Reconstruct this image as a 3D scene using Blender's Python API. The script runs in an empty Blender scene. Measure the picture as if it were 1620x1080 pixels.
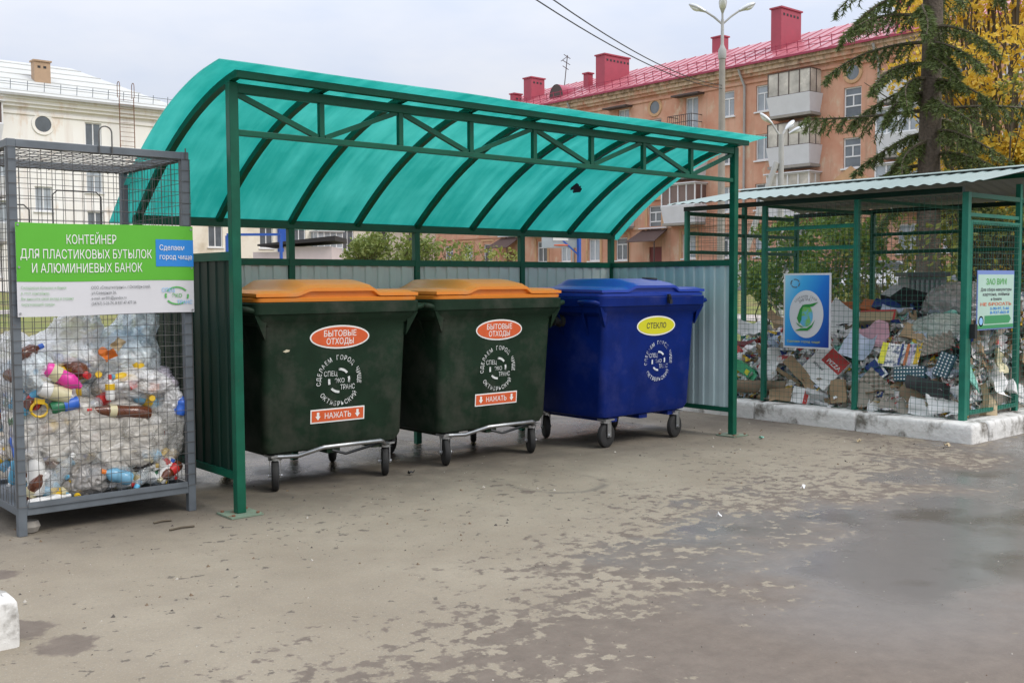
import bpy, bmesh, math, random
from mathutils import Vector, Matrix, noise
import numpy as np
R = math.radians
random.seed(7)
SC = bpy.context.scene
COL = SC.collection

# ------------------------------------------------------------------ camera
cam = bpy.data.cameras.new('camera'); cam_o = bpy.data.objects.new('camera', cam); COL.objects.link(cam_o)
YAW, PITCH, ROLL, FPX = 0.7073, 0.0572, -0.0048, 1637.85
_d = Vector((math.sin(YAW)*math.cos(PITCH), math.cos(YAW)*math.cos(PITCH), -math.sin(PITCH)))
_r = Vector((math.cos(YAW), -math.sin(YAW), 0)); _u = _r.cross(_d)
_c, _s = math.cos(ROLL), math.sin(ROLL)
_r2 = _c*_r+_s*_u; _u2 = -_s*_r+_c*_u
cam_o.matrix_world = Matrix(((_r2.x,_u2.x,-_d.x,-2.6612),(_r2.y,_u2.y,-_d.y,-5.5527),(_r2.z,_u2.z,-_d.z,1.3397),(0,0,0,1)))
cam.sensor_fit = 'HORIZONTAL'; cam.sensor_width = 36; cam.lens = 36*FPX/1620
cam.clip_start = 0.05; cam.clip_end = 600
SC.camera = cam_o
# ------------------------------------------------------------------ sky and sun (overcast)
SUN_EL, SUN_AZ = R(48), R(158)          # azimuth from +Y towards +X
W = bpy.data.worlds.new('World'); SC.world = W; W.use_nodes = True
nt = W.node_tree; nt.nodes.clear()
def N(t, ty, **k):
    n = t.nodes.new(ty)
    for a, b in k.items():
        if a in n.inputs: n.inputs[a].default_value = b
        else: setattr(n, a, b)
    return n
L = lambda t, a, b: t.links.new(a, b)
sky = N(nt, 'ShaderNodeTexSky', sky_type='NISHITA', sun_disc=False, sun_elevation=SUN_EL, sun_rotation=SUN_AZ)
tc = N(nt, 'ShaderNodeTexCoord'); sep = N(nt, 'ShaderNodeSeparateXYZ'); L(nt, tc.outputs['Generated'], sep.inputs[0])
mr = N(nt, 'ShaderNodeMapRange'); L(nt, sep.outputs['Z'], mr.inputs[0])
for i, v in ((1,0.0),(2,1.0),(3,5.7),(4,24.0)): mr.inputs[i].default_value = v
mp = N(nt, 'ShaderNodeMapping'); mp.inputs['Scale'].default_value = (1.6,1.6,4.5); L(nt, tc.outputs['Generated'], mp.inputs[0])
nz = N(nt, 'ShaderNodeTexNoise', Scale=1.7, Detail=5.0, Roughness=0.55); L(nt, mp.outputs[0], nz.inputs['Vector'])
cr = N(nt, 'ShaderNodeValToRGB'); L(nt, nz.outputs['Fac'], cr.inputs[0])
cr.color_ramp.elements[0].position = .34; cr.color_ramp.elements[0].color = (.83,.90,1.06,1)
cr.color_ramp.elements[1].position = .64; cr.color_ramp.elements[1].color = (1.06,1.06,1.10,1)
mul = N(nt, 'ShaderNodeVectorMath', operation='SCALE'); L(nt, cr.outputs[0], mul.inputs[0]); L(nt, mr.outputs[0], mul.inputs['Scale'])
mx = N(nt, 'ShaderNodeMix', data_type='RGBA'); mx.inputs[0].default_value = .86
L(nt, sky.outputs[0], mx.inputs[6]); L(nt, mul.outputs[0], mx.inputs[7])
bg = N(nt, 'ShaderNodeBackground', Strength=0.1); L(nt, mx.outputs[2], bg.inputs[0])
wo = N(nt, 'ShaderNodeOutputWorld'); L(nt, bg.outputs[0], wo.inputs[0])
sun = bpy.data.lights.new('sun', 'SUN'); sun.energy = 1.6; sun.angle = R(25); sun.color = (1,.94,.84)
so = bpy.data.objects.new('sun', sun); COL.objects.link(so)
so.rotation_euler = Vector((math.sin(SUN_AZ)*math.cos(SUN_EL), math.cos(SUN_AZ)*math.cos(SUN_EL), math.sin(SUN_EL))).to_track_quat('Z','Y').to_euler()
SC.view_settings.view_transform = 'Standard'; SC.view_settings.look = 'None'
SC.view_settings.exposure = 0; SC.view_settings.gamma = 1
SC.render.engine = 'CYCLES'
SC.cycles.max_bounces = 8; SC.cycles.transparent_max_bounces = 24

# ------------------------------------------------------------------ materials
def newmat(name):
    m = bpy.data.materials.new(name); m.use_nodes = True
    t = m.node_tree; p = t.nodes['Principled BSDF']
    return m, t, p
def mat(name, col, rough=.6, metal=0, var=0, vscale=6, bump=0, bscale=40, spec=.5, stain=None, sscale=2, spos=(.5,.62), alpha=1, coat=0):
    m, t, p = newmat(name)
    p.inputs['Base Color'].default_value = (*col,1); p.inputs['Roughness'].default_value = rough
    p.inputs['Metallic'].default_value = metal; p.inputs['Specular IOR Level'].default_value = spec
    p.inputs['Coat Weight'].default_value = coat
    m.diffuse_color = (*col,1)
    co = N(t,'ShaderNodeTexCoord')
    cur = None
    if var:
        n = N(t,'ShaderNodeTexNoise', Scale=vscale, Detail=6.0, Roughness=.6); L(t, co.outputs['Object'], n.inputs['Vector'])
        r = N(t,'ShaderNodeMapRange'); L(t, n.outputs['Fac'], r.inputs[0])
        r.inputs[1].default_value=.25; r.inputs[2].default_value=.75; r.inputs[3].default_value=1-var; r.inputs[4].default_value=1+var
        v = N(t,'ShaderNodeVectorMath', operation='SCALE'); v.inputs[0].default_value = col; L(t, r.outputs[0], v.inputs['Scale'])
        cur = v.outputs[0]
        r2 = N(t,'ShaderNodeMapRange'); L(t, n.outputs['Fac'], r2.inputs[0])
        r2.inputs[3].default_value=max(0.02,rough-.15); r2.inputs[4].default_value=min(1,rough+.15); L(t, r2.outputs[0], p.inputs['Roughness'])
    if stain:
        n = N(t,'ShaderNodeTexNoise', Scale=sscale, Detail=8.0, Roughness=.65); L(t, co.outputs['Object'], n.inputs['Vector'])
        r = N(t,'ShaderNodeMapRange'); L(t, n.outputs['Fac'], r.inputs[0]); r.inputs[1].default_value=spos[0]; r.inputs[2].default_value=spos[1]
        x = N(t,'ShaderNodeMix', data_type='RGBA'); L(t, r.outputs[0], x.inputs[0]); x.inputs[6].default_value=(*col,1); x.inputs[7].default_value=(*stain,1)
        if cur: L(t, cur, x.inputs[6])
        cur = x.outputs[2]
    if cur: L(t, cur, p.inputs['Base Color'])
    if bump:
        n = N(t,'ShaderNodeTexNoise', Scale=bscale, Detail=5.0); L(t, co.outputs['Object'], n.inputs['Vector'])
        b = N(t,'ShaderNodeBump', Strength=bump, Distance=.02); L(t, n.outputs['Fac'], b.inputs['Height']); L(t, b.outputs[0], p.inputs['Normal'])
    if alpha < 1: p.inputs['Alpha'].default_value = alpha
    return m
def filmmat(name, col, a0=.45, a1=.85, scale=9, bs=.8):
    """crinkled plastic film: part see-through, glossy, sharply creased"""
    m, t, p = newmat(name)
    p.inputs['Base Color'].default_value=(*col,1); p.inputs['Roughness'].default_value=.16; p.inputs['Specular IOR Level'].default_value=.75
    co = N(t,'ShaderNodeTexCoord')
    n = N(t,'ShaderNodeTexNoise', Scale=scale, Detail=6.0, Roughness=.6, Distortion=1.2); L(t, co.outputs['Object'], n.inputs['Vector'])
    n0 = N(t,'ShaderNodeTexNoise', Scale=4.0, Detail=3.0); L(t, co.outputs['Object'], n0.inputs['Vector'])
    wv = N(t,'ShaderNodeMix', data_type='VECTOR'); wv.inputs[0].default_value=.35; L(t, co.outputs['Object'], wv.inputs[4]); L(t, n0.outputs['Color'], wv.inputs[5])
    hs = []
    for sc, st in ((scale*.8,1.5),(scale*2.4,.8)):
        vo = N(t,'ShaderNodeTexVoronoi', Scale=sc, Randomness=1.0); vo.feature='DISTANCE_TO_EDGE'; L(t, wv.outputs[1], vo.inputs['Vector'])
        mm = N(t,'ShaderNodeMath', operation='MULTIPLY'); L(t, vo.outputs['Distance'], mm.inputs[0]); mm.inputs[1].default_value=st; hs.append(mm)
    ad = N(t,'ShaderNodeMath', operation='ADD'); L(t, hs[0].outputs[0], ad.inputs[0]); L(t, hs[1].outputs[0], ad.inputs[1])
    b = N(t,'ShaderNodeBump', Strength=bs, Distance=.03); L(t, ad.outputs[0], b.inputs['Height']); L(t, b.outputs[0], p.inputs['Normal'])
    r = N(t,'ShaderNodeMapRange'); L(t, n.outputs['Fac'], r.inputs[0])
    r.inputs[1].default_value=.35; r.inputs[2].default_value=.65; r.inputs[3].default_value=a0; r.inputs[4].default_value=a1
    L(t, r.outputs[0], p.inputs['Alpha'])
    return m
def leafmat(name, c0, c1, tr=.3):
    m, t, p = newmat(name)
    g = N(t,'ShaderNodeNewGeometry'); ra = N(t,'ShaderNodeMix', data_type='RGBA')
    ra.inputs[6].default_value=(*c0,1); ra.inputs[7].default_value=(*c1,1)
    L(t, g.outputs['Random Per Island'], ra.inputs[0]); L(t, ra.outputs[2], p.inputs['Base Color']); p.inputs['Roughness'].default_value=.55
    td = N(t,'ShaderNodeBsdfTranslucent'); L(t, ra.outputs[2], td.inputs[0])
    ms = N(t,'ShaderNodeMixShader'); ms.inputs[0].default_value=tr; L(t, p.outputs[0], ms.inputs[1]); L(t, td.outputs[0], ms.inputs[2])
    L(t, ms.outputs[0], t.nodes['Material Output'].inputs[0])
    return m
M = {}
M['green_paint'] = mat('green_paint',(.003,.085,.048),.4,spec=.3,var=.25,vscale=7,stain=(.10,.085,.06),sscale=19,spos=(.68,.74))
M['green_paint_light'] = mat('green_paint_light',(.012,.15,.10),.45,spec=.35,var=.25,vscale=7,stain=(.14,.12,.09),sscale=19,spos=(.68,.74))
M['dark_green_sheet'] = mat('dark_green_sheet',(.002,.022,.014),.42,spec=.3,var=.2,vscale=3,stain=(.10,.14,.12),sscale=7,spos=(.68,.74))
M['grey_sheet'] = mat('grey_sheet',(.50,.54,.52),.5,var=.08,vscale=4)
M['teal_sheet'] = mat('teal_sheet',(.43,.55,.56),.5,var=.08,vscale=4)
M['plate'] = mat('plate',(.16,.22,.16),.7,var=.2,stain=(.16,.09,.05),sscale=14)
M['cage_grey'] = mat('cage_grey',(.13,.15,.17),.5,metal=.2,var=.18,vscale=9,stain=(.16,.10,.07),sscale=11,spos=(.66,.75))
M['wire_grey'] = mat('wire_grey',(.11,.108,.105),.55,metal=.3,var=.3,vscale=20)
M['wire_green'] = mat('wire_green',(.015,.10,.07),.5,var=.2)
M['bin_green'] = mat('bin_green',(.013,.029,.017),.5,spec=.12,var=.25,vscale=5,bump=.06,bscale=130,stain=(.06,.062,.05),sscale=3.6,spos=(.47,.78))
M['bin_blue'] = mat('bin_blue',(.002,.015,.135),.42,spec=.16,var=.25,vscale=5,bump=.06,bscale=130,stain=(.03,.04,.17),sscale=3.5,spos=(.52,.8))
M['lid_orange'] = mat('lid_orange',(.70,.225,.026),.42,var=.12,vscale=4,stain=(.46,.25,.12),sscale=4,spos=(.50,.85),bump=.05,bscale=120)
M['lid_blue'] = mat('lid_blue',(.016,.05,.34),.36,var=.15,vscale=4,bump=.05,bscale=120)
M['rubber'] = mat('rubber',(.018,.018,.018),.75,var=.3,vscale=18)
M['zinc'] = mat('zinc',(.42,.43,.44),.35,metal=.9,var=.2,vscale=15)
M['dark_metal'] = mat('dark_metal',(.03,.032,.035),.5,metal=.5)
M['sticker_red'] = mat('sticker_red',(.62,.10,.025),.45,var=.1,vscale=20)
M['sticker_yellow'] = mat('sticker_yellow',(.62,.60,.02),.4)
M['white'] = mat('white',(.78,.78,.76),.5)
M['white_worn'] = mat('white_worn',(.66,.68,.67),.6,stain=(.03,.045,.035),sscale=14,spos=(.50,.62))
M['white_worn_blue'] = mat('white_worn_blue',(.62,.66,.72),.6,stain=(.02,.035,.2),sscale=14,spos=(.48,.60))
M['black_ink'] = mat('black_ink',(.03,.035,.04),.5)
M['sign_white'] = mat('sign_white',(.62,.62,.65),.45,var=.03)
M['sign_green'] = mat('sign_green',(.10,.42,.03),.4,var=.08,vscale=2)
M['sign_blue'] = mat('sign_blue',(.022,.22,.62),.4)
M['ink_green'] = mat('ink_green',(.10,.40,.10),.5)
M['ink_green_text'] = mat('ink_green_text',(.22,.42,.20),.5)
M['ink_dark'] = mat('ink_dark',(.10,.11,.12),.5)
M['ink_lightblue'] = mat('ink_lightblue',(.25,.50,.78),.5)
M['whitewash'] = mat('whitewash',(.66,.65,.62),.85,var=.12,vscale=7,bump=.5,bscale=22,stain=(.17,.155,.13),sscale=5.5,spos=(.50,.66))
M['bark'] = mat('bark',(.12,.095,.075),.9,var=.55,vscale=22,bump=1.0,bscale=26)
M['twig'] = mat('twig',(.10,.08,.055),.85,var=.3)
M['pale_twig'] = mat('pale_twig',(.28,.24,.18),.85,var=.3)
M['concrete'] = mat('concrete',(.30,.28,.25),.85,var=.15,vscale=4)
M['concrete_light'] = mat('concrete_light',(.40,.40,.39),.8,var=.12,vscale=4)
M['lamp_shell'] = mat('lamp_shell',(.55,.57,.58),.35,metal=.4)
M['lamp_glass'] = mat('lamp_glass',(.75,.78,.80),.15)
M['roof_red'] = mat('roof_red',(.42,.125,.155),.32,var=.08,vscale=.6)
M['roof_edge'] = mat('roof_edge',(.32,.03,.07),.4)
M['chimney_red'] = mat('chimney_red',(.36,.055,.085),.5,var=.12,vscale=1.5)
M['dark'] = mat('dark',(.02,.02,.022),.6)
M['white_frame'] = mat('white_frame',(.74,.75,.76),.45)
M['balcony_white'] = mat('balcony_white',(.66,.67,.70),.55,var=.06,vscale=2)
M['glass'] = mat('glass',(.12,.14,.16),.06,spec=.9,var=.6,vscale=.45)
M['glass_pale'] = mat('glass_pale',(.34,.38,.42),.08,spec=.9,var=.35,vscale=.7)
M['glass_brown'] = mat('glass_brown',(.14,.09,.08),.1,spec=.8,var=.4,vscale=.5)
M['door_red'] = mat('door_red',(.17,.03,.03),.5)
M['awning'] = mat('awning',(.08,.05,.045),.6)
M['trim'] = mat('trim',(.55,.34,.19),.85,var=.15,vscale=1.2,stain=(.34,.22,.12),sscale=1.3,spos=(.52,.7))
M['rust'] = mat('rust',(.18,.085,.05),.8,var=.3)
M['iron'] = mat('iron',(.07,.05,.045),.6)
M['fence_grey'] = mat('fence_grey',(.24,.26,.29),.6,var=.1)
M['cream'] = mat('cream',(.80,.75,.64),.85,var=.05,vscale=.6,stain=(.52,.43,.30),sscale=.5,spos=(.5,.8))
M['pink_wall'] = mat('pink_wall',(.62,.53,.55),.85,var=.06)
M['bitumen'] = mat('bitumen',(.025,.022,.025),.8)
M['blue_paint'] = mat('blue_paint',(.02,.09,.42),.45)
M['car_white'] = mat('car_white',(.72,.73,.75),.25,coat=.5)
M['car_glass'] = mat('car_glass',(.03,.035,.04),.08)
M['amber'] = mat('amber',(.65,.18,.03),.3)
M['roof_white'] = mat('roof_white',(.50,.51,.49),.6,var=.06,vscale=.8)
M['tan_brick'] = mat('tan_brick',(.42,.29,.19),.85,var=.12,vscale=2)

def polycarb():
    m, t, p = newmat('green_polycarbonate')
    co = N(t,'ShaderNodeTexCoord'); mp = N(t,'ShaderNodeMapping'); mp.inputs['Scale'].default_value=(9,.9,.9); L(t, co.outputs['Object'], mp.inputs[0])
    n = N(t,'ShaderNodeTexNoise', Scale=1.0, Detail=7.0, Roughness=.68); L(t, mp.outputs[0], n.inputs['Vector'])
    n2 = N(t,'ShaderNodeTexNoise', Scale=1.4, Detail=5.0, Roughness=.6); L(t, co.outputs['Object'], n2.inputs['Vector'])
    ad = N(t,'ShaderNodeMath', operation='ADD'); L(t, n.outputs['Fac'], ad.inputs[0]); L(t, n2.outputs['Fac'], ad.inputs[1])
    r = N(t,'ShaderNodeMapRange'); L(t, ad.outputs[0], r.inputs[0]); r.inputs[1].default_value=.82; r.inputs[2].default_value=1.2
    x = N(t,'ShaderNodeMix', data_type='RGBA'); L(t, r.outputs[0], x.inputs[0]); x.inputs[6].default_value=(.105,.60,.55,1); x.inputs[7].default_value=(.26,.76,.71,1)
    L(t, x.outputs[2], p.inputs['Base Color']); p.inputs['Roughness'].default_value=.3
    td = N(t,'ShaderNodeBsdfTranslucent'); td.inputs[0].default_value=(.02,.42,.33,1); L(t, x.outputs[2], td.inputs[0])
    ms = N(t,'ShaderNodeMixShader'); ms.inputs[0].default_value=.68; L(t, p.outputs[0], ms.inputs[1]); L(t, td.outputs[0], ms.inputs[2])
    L(t, ms.outputs[0], t.nodes['Material Output'].inputs[0])
    return m
M['polycarb'] = polycarb()

def plaster(name, base, warm, patch, dirt, zlo, zhi, sc=.35):
    """old rendered wall: blotched plaster, ochre patches where the paint has gone, weathered band under the eaves"""
    m, t, p = newmat(name); p.inputs['Roughness'].default_value=.9
    co = N(t,'ShaderNodeTexCoord'); o = co.outputs['Object']
    n1 = N(t,'ShaderNodeTexNoise', Scale=sc, Detail=8.0, Roughness=.6); L(t,o,n1.inputs['Vector'])
    r1 = N(t,'ShaderNodeMapRange'); L(t,n1.outputs['Fac'],r1.inputs[0]); r1.inputs[1].default_value=.35; r1.inputs[2].default_value=.65
    x1 = N(t,'ShaderNodeMix', data_type='RGBA'); L(t,r1.outputs[0],x1.inputs[0]); x1.inputs[6].default_value=(*base,1); x1.inputs[7].default_value=(*warm,1)
    mp = N(t,'ShaderNodeMapping'); mp.inputs['Scale'].default_value=(1,1,.45); L(t,o,mp.inputs[0])
    n2 = N(t,'ShaderNodeTexNoise', Scale=sc*2.2, Detail=10.0, Roughness=.7); L(t,mp.outputs[0],n2.inputs['Vector'])
    sp = N(t,'ShaderNodeSeparateXYZ'); L(t,o,sp.inputs[0])
    rz = N(t,'ShaderNodeMapRange'); L(t,sp.outputs['Z'],rz.inputs[0]); rz.inputs[1].default_value=zlo; rz.inputs[2].default_value=zhi; rz.inputs[3].default_value=0; rz.inputs[4].default_value=.30
    ad = N(t,'ShaderNodeMath', operation='ADD'); L(t,n2.outputs['Fac'],ad.inputs[0]); L(t,rz.outputs[0],ad.inputs[1])
    r2 = N(t,'ShaderNodeMapRange'); L(t,ad.outputs[0],r2.inputs[0]); r2.inputs[1].default_value=.55; r2.inputs[2].default_value=.65
    x2 = N(t,'ShaderNodeMix', data_type='RGBA'); L(t,r2.outputs[0],x2.inputs[0]); L(t,x1.outputs[2],x2.inputs[6]); x2.inputs[7].default_value=(*patch,1)
    n3 = N(t,'ShaderNodeTexNoise', Scale=sc*6, Detail=10.0, Roughness=.75); L(t,mp.outputs[0],n3.inputs['Vector'])
    ad2 = N(t,'ShaderNodeMath', operation='ADD'); L(t,n3.outputs['Fac'],ad2.inputs[0]); L(t,rz.outputs[0],ad2.inputs[1])
    r3 = N(t,'ShaderNodeMapRange'); L(t,ad2.outputs[0],r3.inputs[0]); r3.inputs[1].default_value=.64; r3.inputs[2].default_value=.80
    x3 = N(t,'ShaderNodeMix', data_type='RGBA'); L(t,r3.outputs[0],x3.inputs[0]); L(t,x2.outputs[2],x3.inputs[6]); x3.inputs[7].default_value=(*dirt,1)
    mq = N(t,'ShaderNodeMapping'); mq.inputs['Scale'].default_value=(1,1,.07); L(t,o,mq.inputs[0])
    n4 = N(t,'ShaderNodeTexNoise', Scale=sc*5, Detail=6.0, Roughness=.65); L(t,mq.outputs[0],n4.inputs['Vector'])
    r4 = N(t,'ShaderNodeMapRange'); L(t,n4.outputs['Fac'],r4.inputs[0]); r4.inputs[1].default_value=.52; r4.inputs[2].default_value=.75; r4.inputs[4].default_value=.42
    x4 = N(t,'ShaderNodeMix', data_type='RGBA'); L(t,r4.outputs[0],x4.inputs[0]); L(t,x3.outputs[2],x4.inputs[6]); x4.inputs[7].default_value=(*dirt,1)
    L(t,x4.outputs[2],p.inputs['Base Color'])
    return m
M['orange_plaster'] = plaster('orange_plaster',(.54,.25,.16),(.63,.38,.27),(.62,.47,.34),(.24,.165,.11),12.7,14.0,.5)
M['white_plaster'] = plaster('white_plaster',(.90,.895,.88),(.86,.84,.79),(.76,.64,.53),(.50,.34,.25),12.2,13.6,.25)

def ground_mat():
    m, t, p = newmat('dusty_asphalt')
    co = N(t,'ShaderNodeTexCoord'); o = co.outputs['Object']
    def noi(s, d=8.0, ro=.6, sx=None):
        n = N(t,'ShaderNodeTexNoise', Scale=s, Detail=d, Roughness=ro)
        if sx:
            q = N(t,'ShaderNodeMapping'); q.inputs['Scale'].default_value = sx; q.inputs['Rotation'].default_value=(0,0,R(38)); L(t,o,q.inputs[0]); L(t,q.outputs[0],n.inputs['Vector'])
        else: L(t,o,n.inputs['Vector'])
        return n.outputs['Fac']
    def rng(a, lo, hi, to0=0, to1=1):
        r = N(t,'ShaderNodeMapRange'); L(t,a,r.inputs[0]); r.inputs[1].default_value=lo; r.inputs[2].default_value=hi; r.inputs[3].default_value=to0; r.inputs[4].default_value=to1
        return r.outputs[0]
    def ma(op, a, b=0.0):
        n = N(t,'ShaderNodeMath', operation=op)
        for i, v in enumerate((a,b)):
            if isinstance(v,(int,float)): n.inputs[i].default_value = v
            else: L(t,v,n.inputs[i])
        return n.outputs[0]
    def mix(f, a, b):
        x = N(t,'ShaderNodeMix', data_type='RGBA'); L(t,f,x.inputs[0])
        for i, v in ((6,a),(7,b)):
            if isinstance(v,tuple): x.inputs[i].default_value=(*v,1)
            else: L(t,v,x.inputs[i])
        return x.outputs[2]
    dry = mix(rng(noi(1.1),.35,.65), (.232,.196,.145), (.288,.250,.190))
    dry = mix(rng(noi(5,10,.7),.45,.75,0,.55), dry, (.205,.175,.135))
    dry = mix(rng(noi(55,4,.6),.52,.72,0,.5), dry, (.19,.175,.15))       # aggregate
    dry = mix(rng(noi(140,2,.5),.60,.72,0,.5), dry, (.44,.41,.36))
    sp = N(t,'ShaderNodeSeparateXYZ'); L(t,o,sp.inputs[0]); X, Y = sp.outputs['X'], sp.outputs['Y']
    # grime trodden round the bins, deepened to paint in their contact shadow
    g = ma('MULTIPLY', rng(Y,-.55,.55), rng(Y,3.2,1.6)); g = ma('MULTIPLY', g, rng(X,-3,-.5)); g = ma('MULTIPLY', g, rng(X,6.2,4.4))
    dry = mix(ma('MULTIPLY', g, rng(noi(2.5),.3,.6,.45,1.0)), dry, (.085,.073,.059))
    # darker trodden dirt along the kerb of the paper cage, and a scraped arc in front of the bins
    kd = ma('MULTIPLY', ma('MULTIPLY', rng(X,4.6,5.5), rng(Y,-1.75,-1.35)), rng(noi(2.2,8,.65),.40,.58))
    dry = mix(ma('MULTIPLY', kd, .8), dry, (.13,.105,.085))
    dv = N(t,'ShaderNodeVectorMath', operation='DISTANCE'); L(t,o,dv.inputs[0]); dv.inputs[1].default_value=(2.02,-.52,0)
    arc = ma('SUBTRACT', 1.0, ma('MULTIPLY', ma('ABSOLUTE', ma('SUBTRACT', dv.outputs['Value'], ma('ADD', .33, ma('MULTIPLY', ma('SUBTRACT', noi(2.0,3,.5), .5), .16)))), 22.0))
    arc = ma('MULTIPLY', ma('MAXIMUM', arc, 0), rng(noi(3.7,5,.6),.34,.50)); dry = mix(ma('MULTIPLY', arc, rng(Y,-.35,-.6,0,.75)), dry, (.10,.092,.08))
    spots = rng(ma('ADD', noi(13,7,.6), ma('MULTIPLY', noi(.8,3,.5), .22)), .735, .76)
    dry = mix(ma('MULTIPLY', spots, .85), dry, (.10,.085,.07))
    # wet: beyond a ragged, speckled line in front of the bins
    b = ma('SUBTRACT', ma('MULTIPLY', Y, -1), 1.62); b = ma('SUBTRACT', b, ma('MULTIPLY', ma('MAXIMUM', ma('SUBTRACT', 2.2, X), 0), .34))
    b = ma('SUBTRACT', b, ma('MULTIPLY', ma('MAXIMUM', ma('SUBTRACT', -3.25, Y), 0), 1.1)); b = ma('MULTIPLY', b, .62); b = ma('ADD', b, ma('MULTIPLY', rng(X,4.2,5.6), .28))
    big = ma('MULTIPLY', ma('SUBTRACT', noi(1.25,4,.55), .5), 1.7)
    fine = ma('MULTIPLY', ma('SUBTRACT', noi(11,9,.64), .5), 3.8)
    w = ma('ADD', ma('ADD', b, big), fine)
    # two damp blots by the kerb stone on the left
    def blob(cx, cy, r):
        v = N(t,'ShaderNodeVectorMath', operation='DISTANCE'); L(t,o,v.inputs[0]); v.inputs[1].default_value=(cx,cy,0)
        return ma('ADD', ma('SUBTRACT', r, v.outputs['Value']), ma('MULTIPLY', ma('SUBTRACT', noi(7,8,.65), .5), .35))
    bl = ma('MAXIMUM', blob(-1.47,-1.60,.12), ma('MAXIMUM', blob(-1.58,-1.28,.16), blob(-1.42,-.45,.10)))
    bl = ma('MAXIMUM', bl, blob(1.68,-.62,.05))
    wet = ma('MAXIMUM', rng(w,-.03,.15), rng(bl,0,.03))
    col = mix(wet, dry, mix(rng(noi(9,8,.65),.35,.65), (.128,.102,.081), (.165,.133,.106)))
    pud = rng(ma('ADD', ma('SUBTRACT', w, fine), ma('MULTIPLY', ma('SUBTRACT', noi(1.3,5,.55), .5), 1.7)), .10, .62)
    pud = ma('MULTIPLY', ma('MULTIPLY', pud, wet), ma('MULTIPLY', rng(Y,-4.1,-3.4), rng(X,.5,1.5)))
    mud = rng(noi(1.1,5,.55), .51, .63)
    col = mix(ma('MULTIPLY',pud,.7), col, (.185,.178,.172)); col = mix(ma('MULTIPLY', ma('MULTIPLY', mud, pud), .8), col, (.075,.06,.043))  # pale grey puts part of the sky's reflection into the puddle colour
    L(t,col,p.inputs['Base Color'])
    und = ma('MULTIPLY', ma('MULTIPLY', rng(Y,.55,.95), rng(Y,2.6,1.6)), ma('MULTIPLY', rng(X,-.2,.3), rng(X,5.0,4.4)))
    ro = ma('SUBTRACT', rng(wet,0,1,.92,.66), ma('MULTIPLY', pud, ma('SUBTRACT', .47, ma('MULTIPLY', mud, .10)))); ro = ma('SUBTRACT', ro, ma('MULTIPLY', und, rng(noi(3),.35,.55,.5,.78)))
    L(t,ro,p.inputs['Roughness']); L(t, rng(pud,0,1,.4,.9), p.inputs['Specular IOR Level'])
    hgt = ma('ADD', ma('MULTIPLY', noi(60,4,.7), .5), ma('MULTIPLY', noi(7,5,.6), 1.0))
    bp = N(t,'ShaderNodeBump', Distance=.012); L(t,hgt,bp.inputs['Height']); L(t,rng(pud,0,1,.55,.10),bp.inputs['Strength']); L(t,bp.outputs[0],p.inputs['Normal'])
    return m
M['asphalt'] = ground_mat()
M['lawn'] = mat('lawn',(.15,.17,.035),.95,var=.35,vscale=.9,stain=(.20,.165,.06),sscale=.25,spos=(.42,.6),bump=1,bscale=30)
M['path'] = mat('path',(.40,.36,.33),.9,var=.1)
M['road'] = mat('road',(.22,.20,.185),.9,var=.12)

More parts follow.
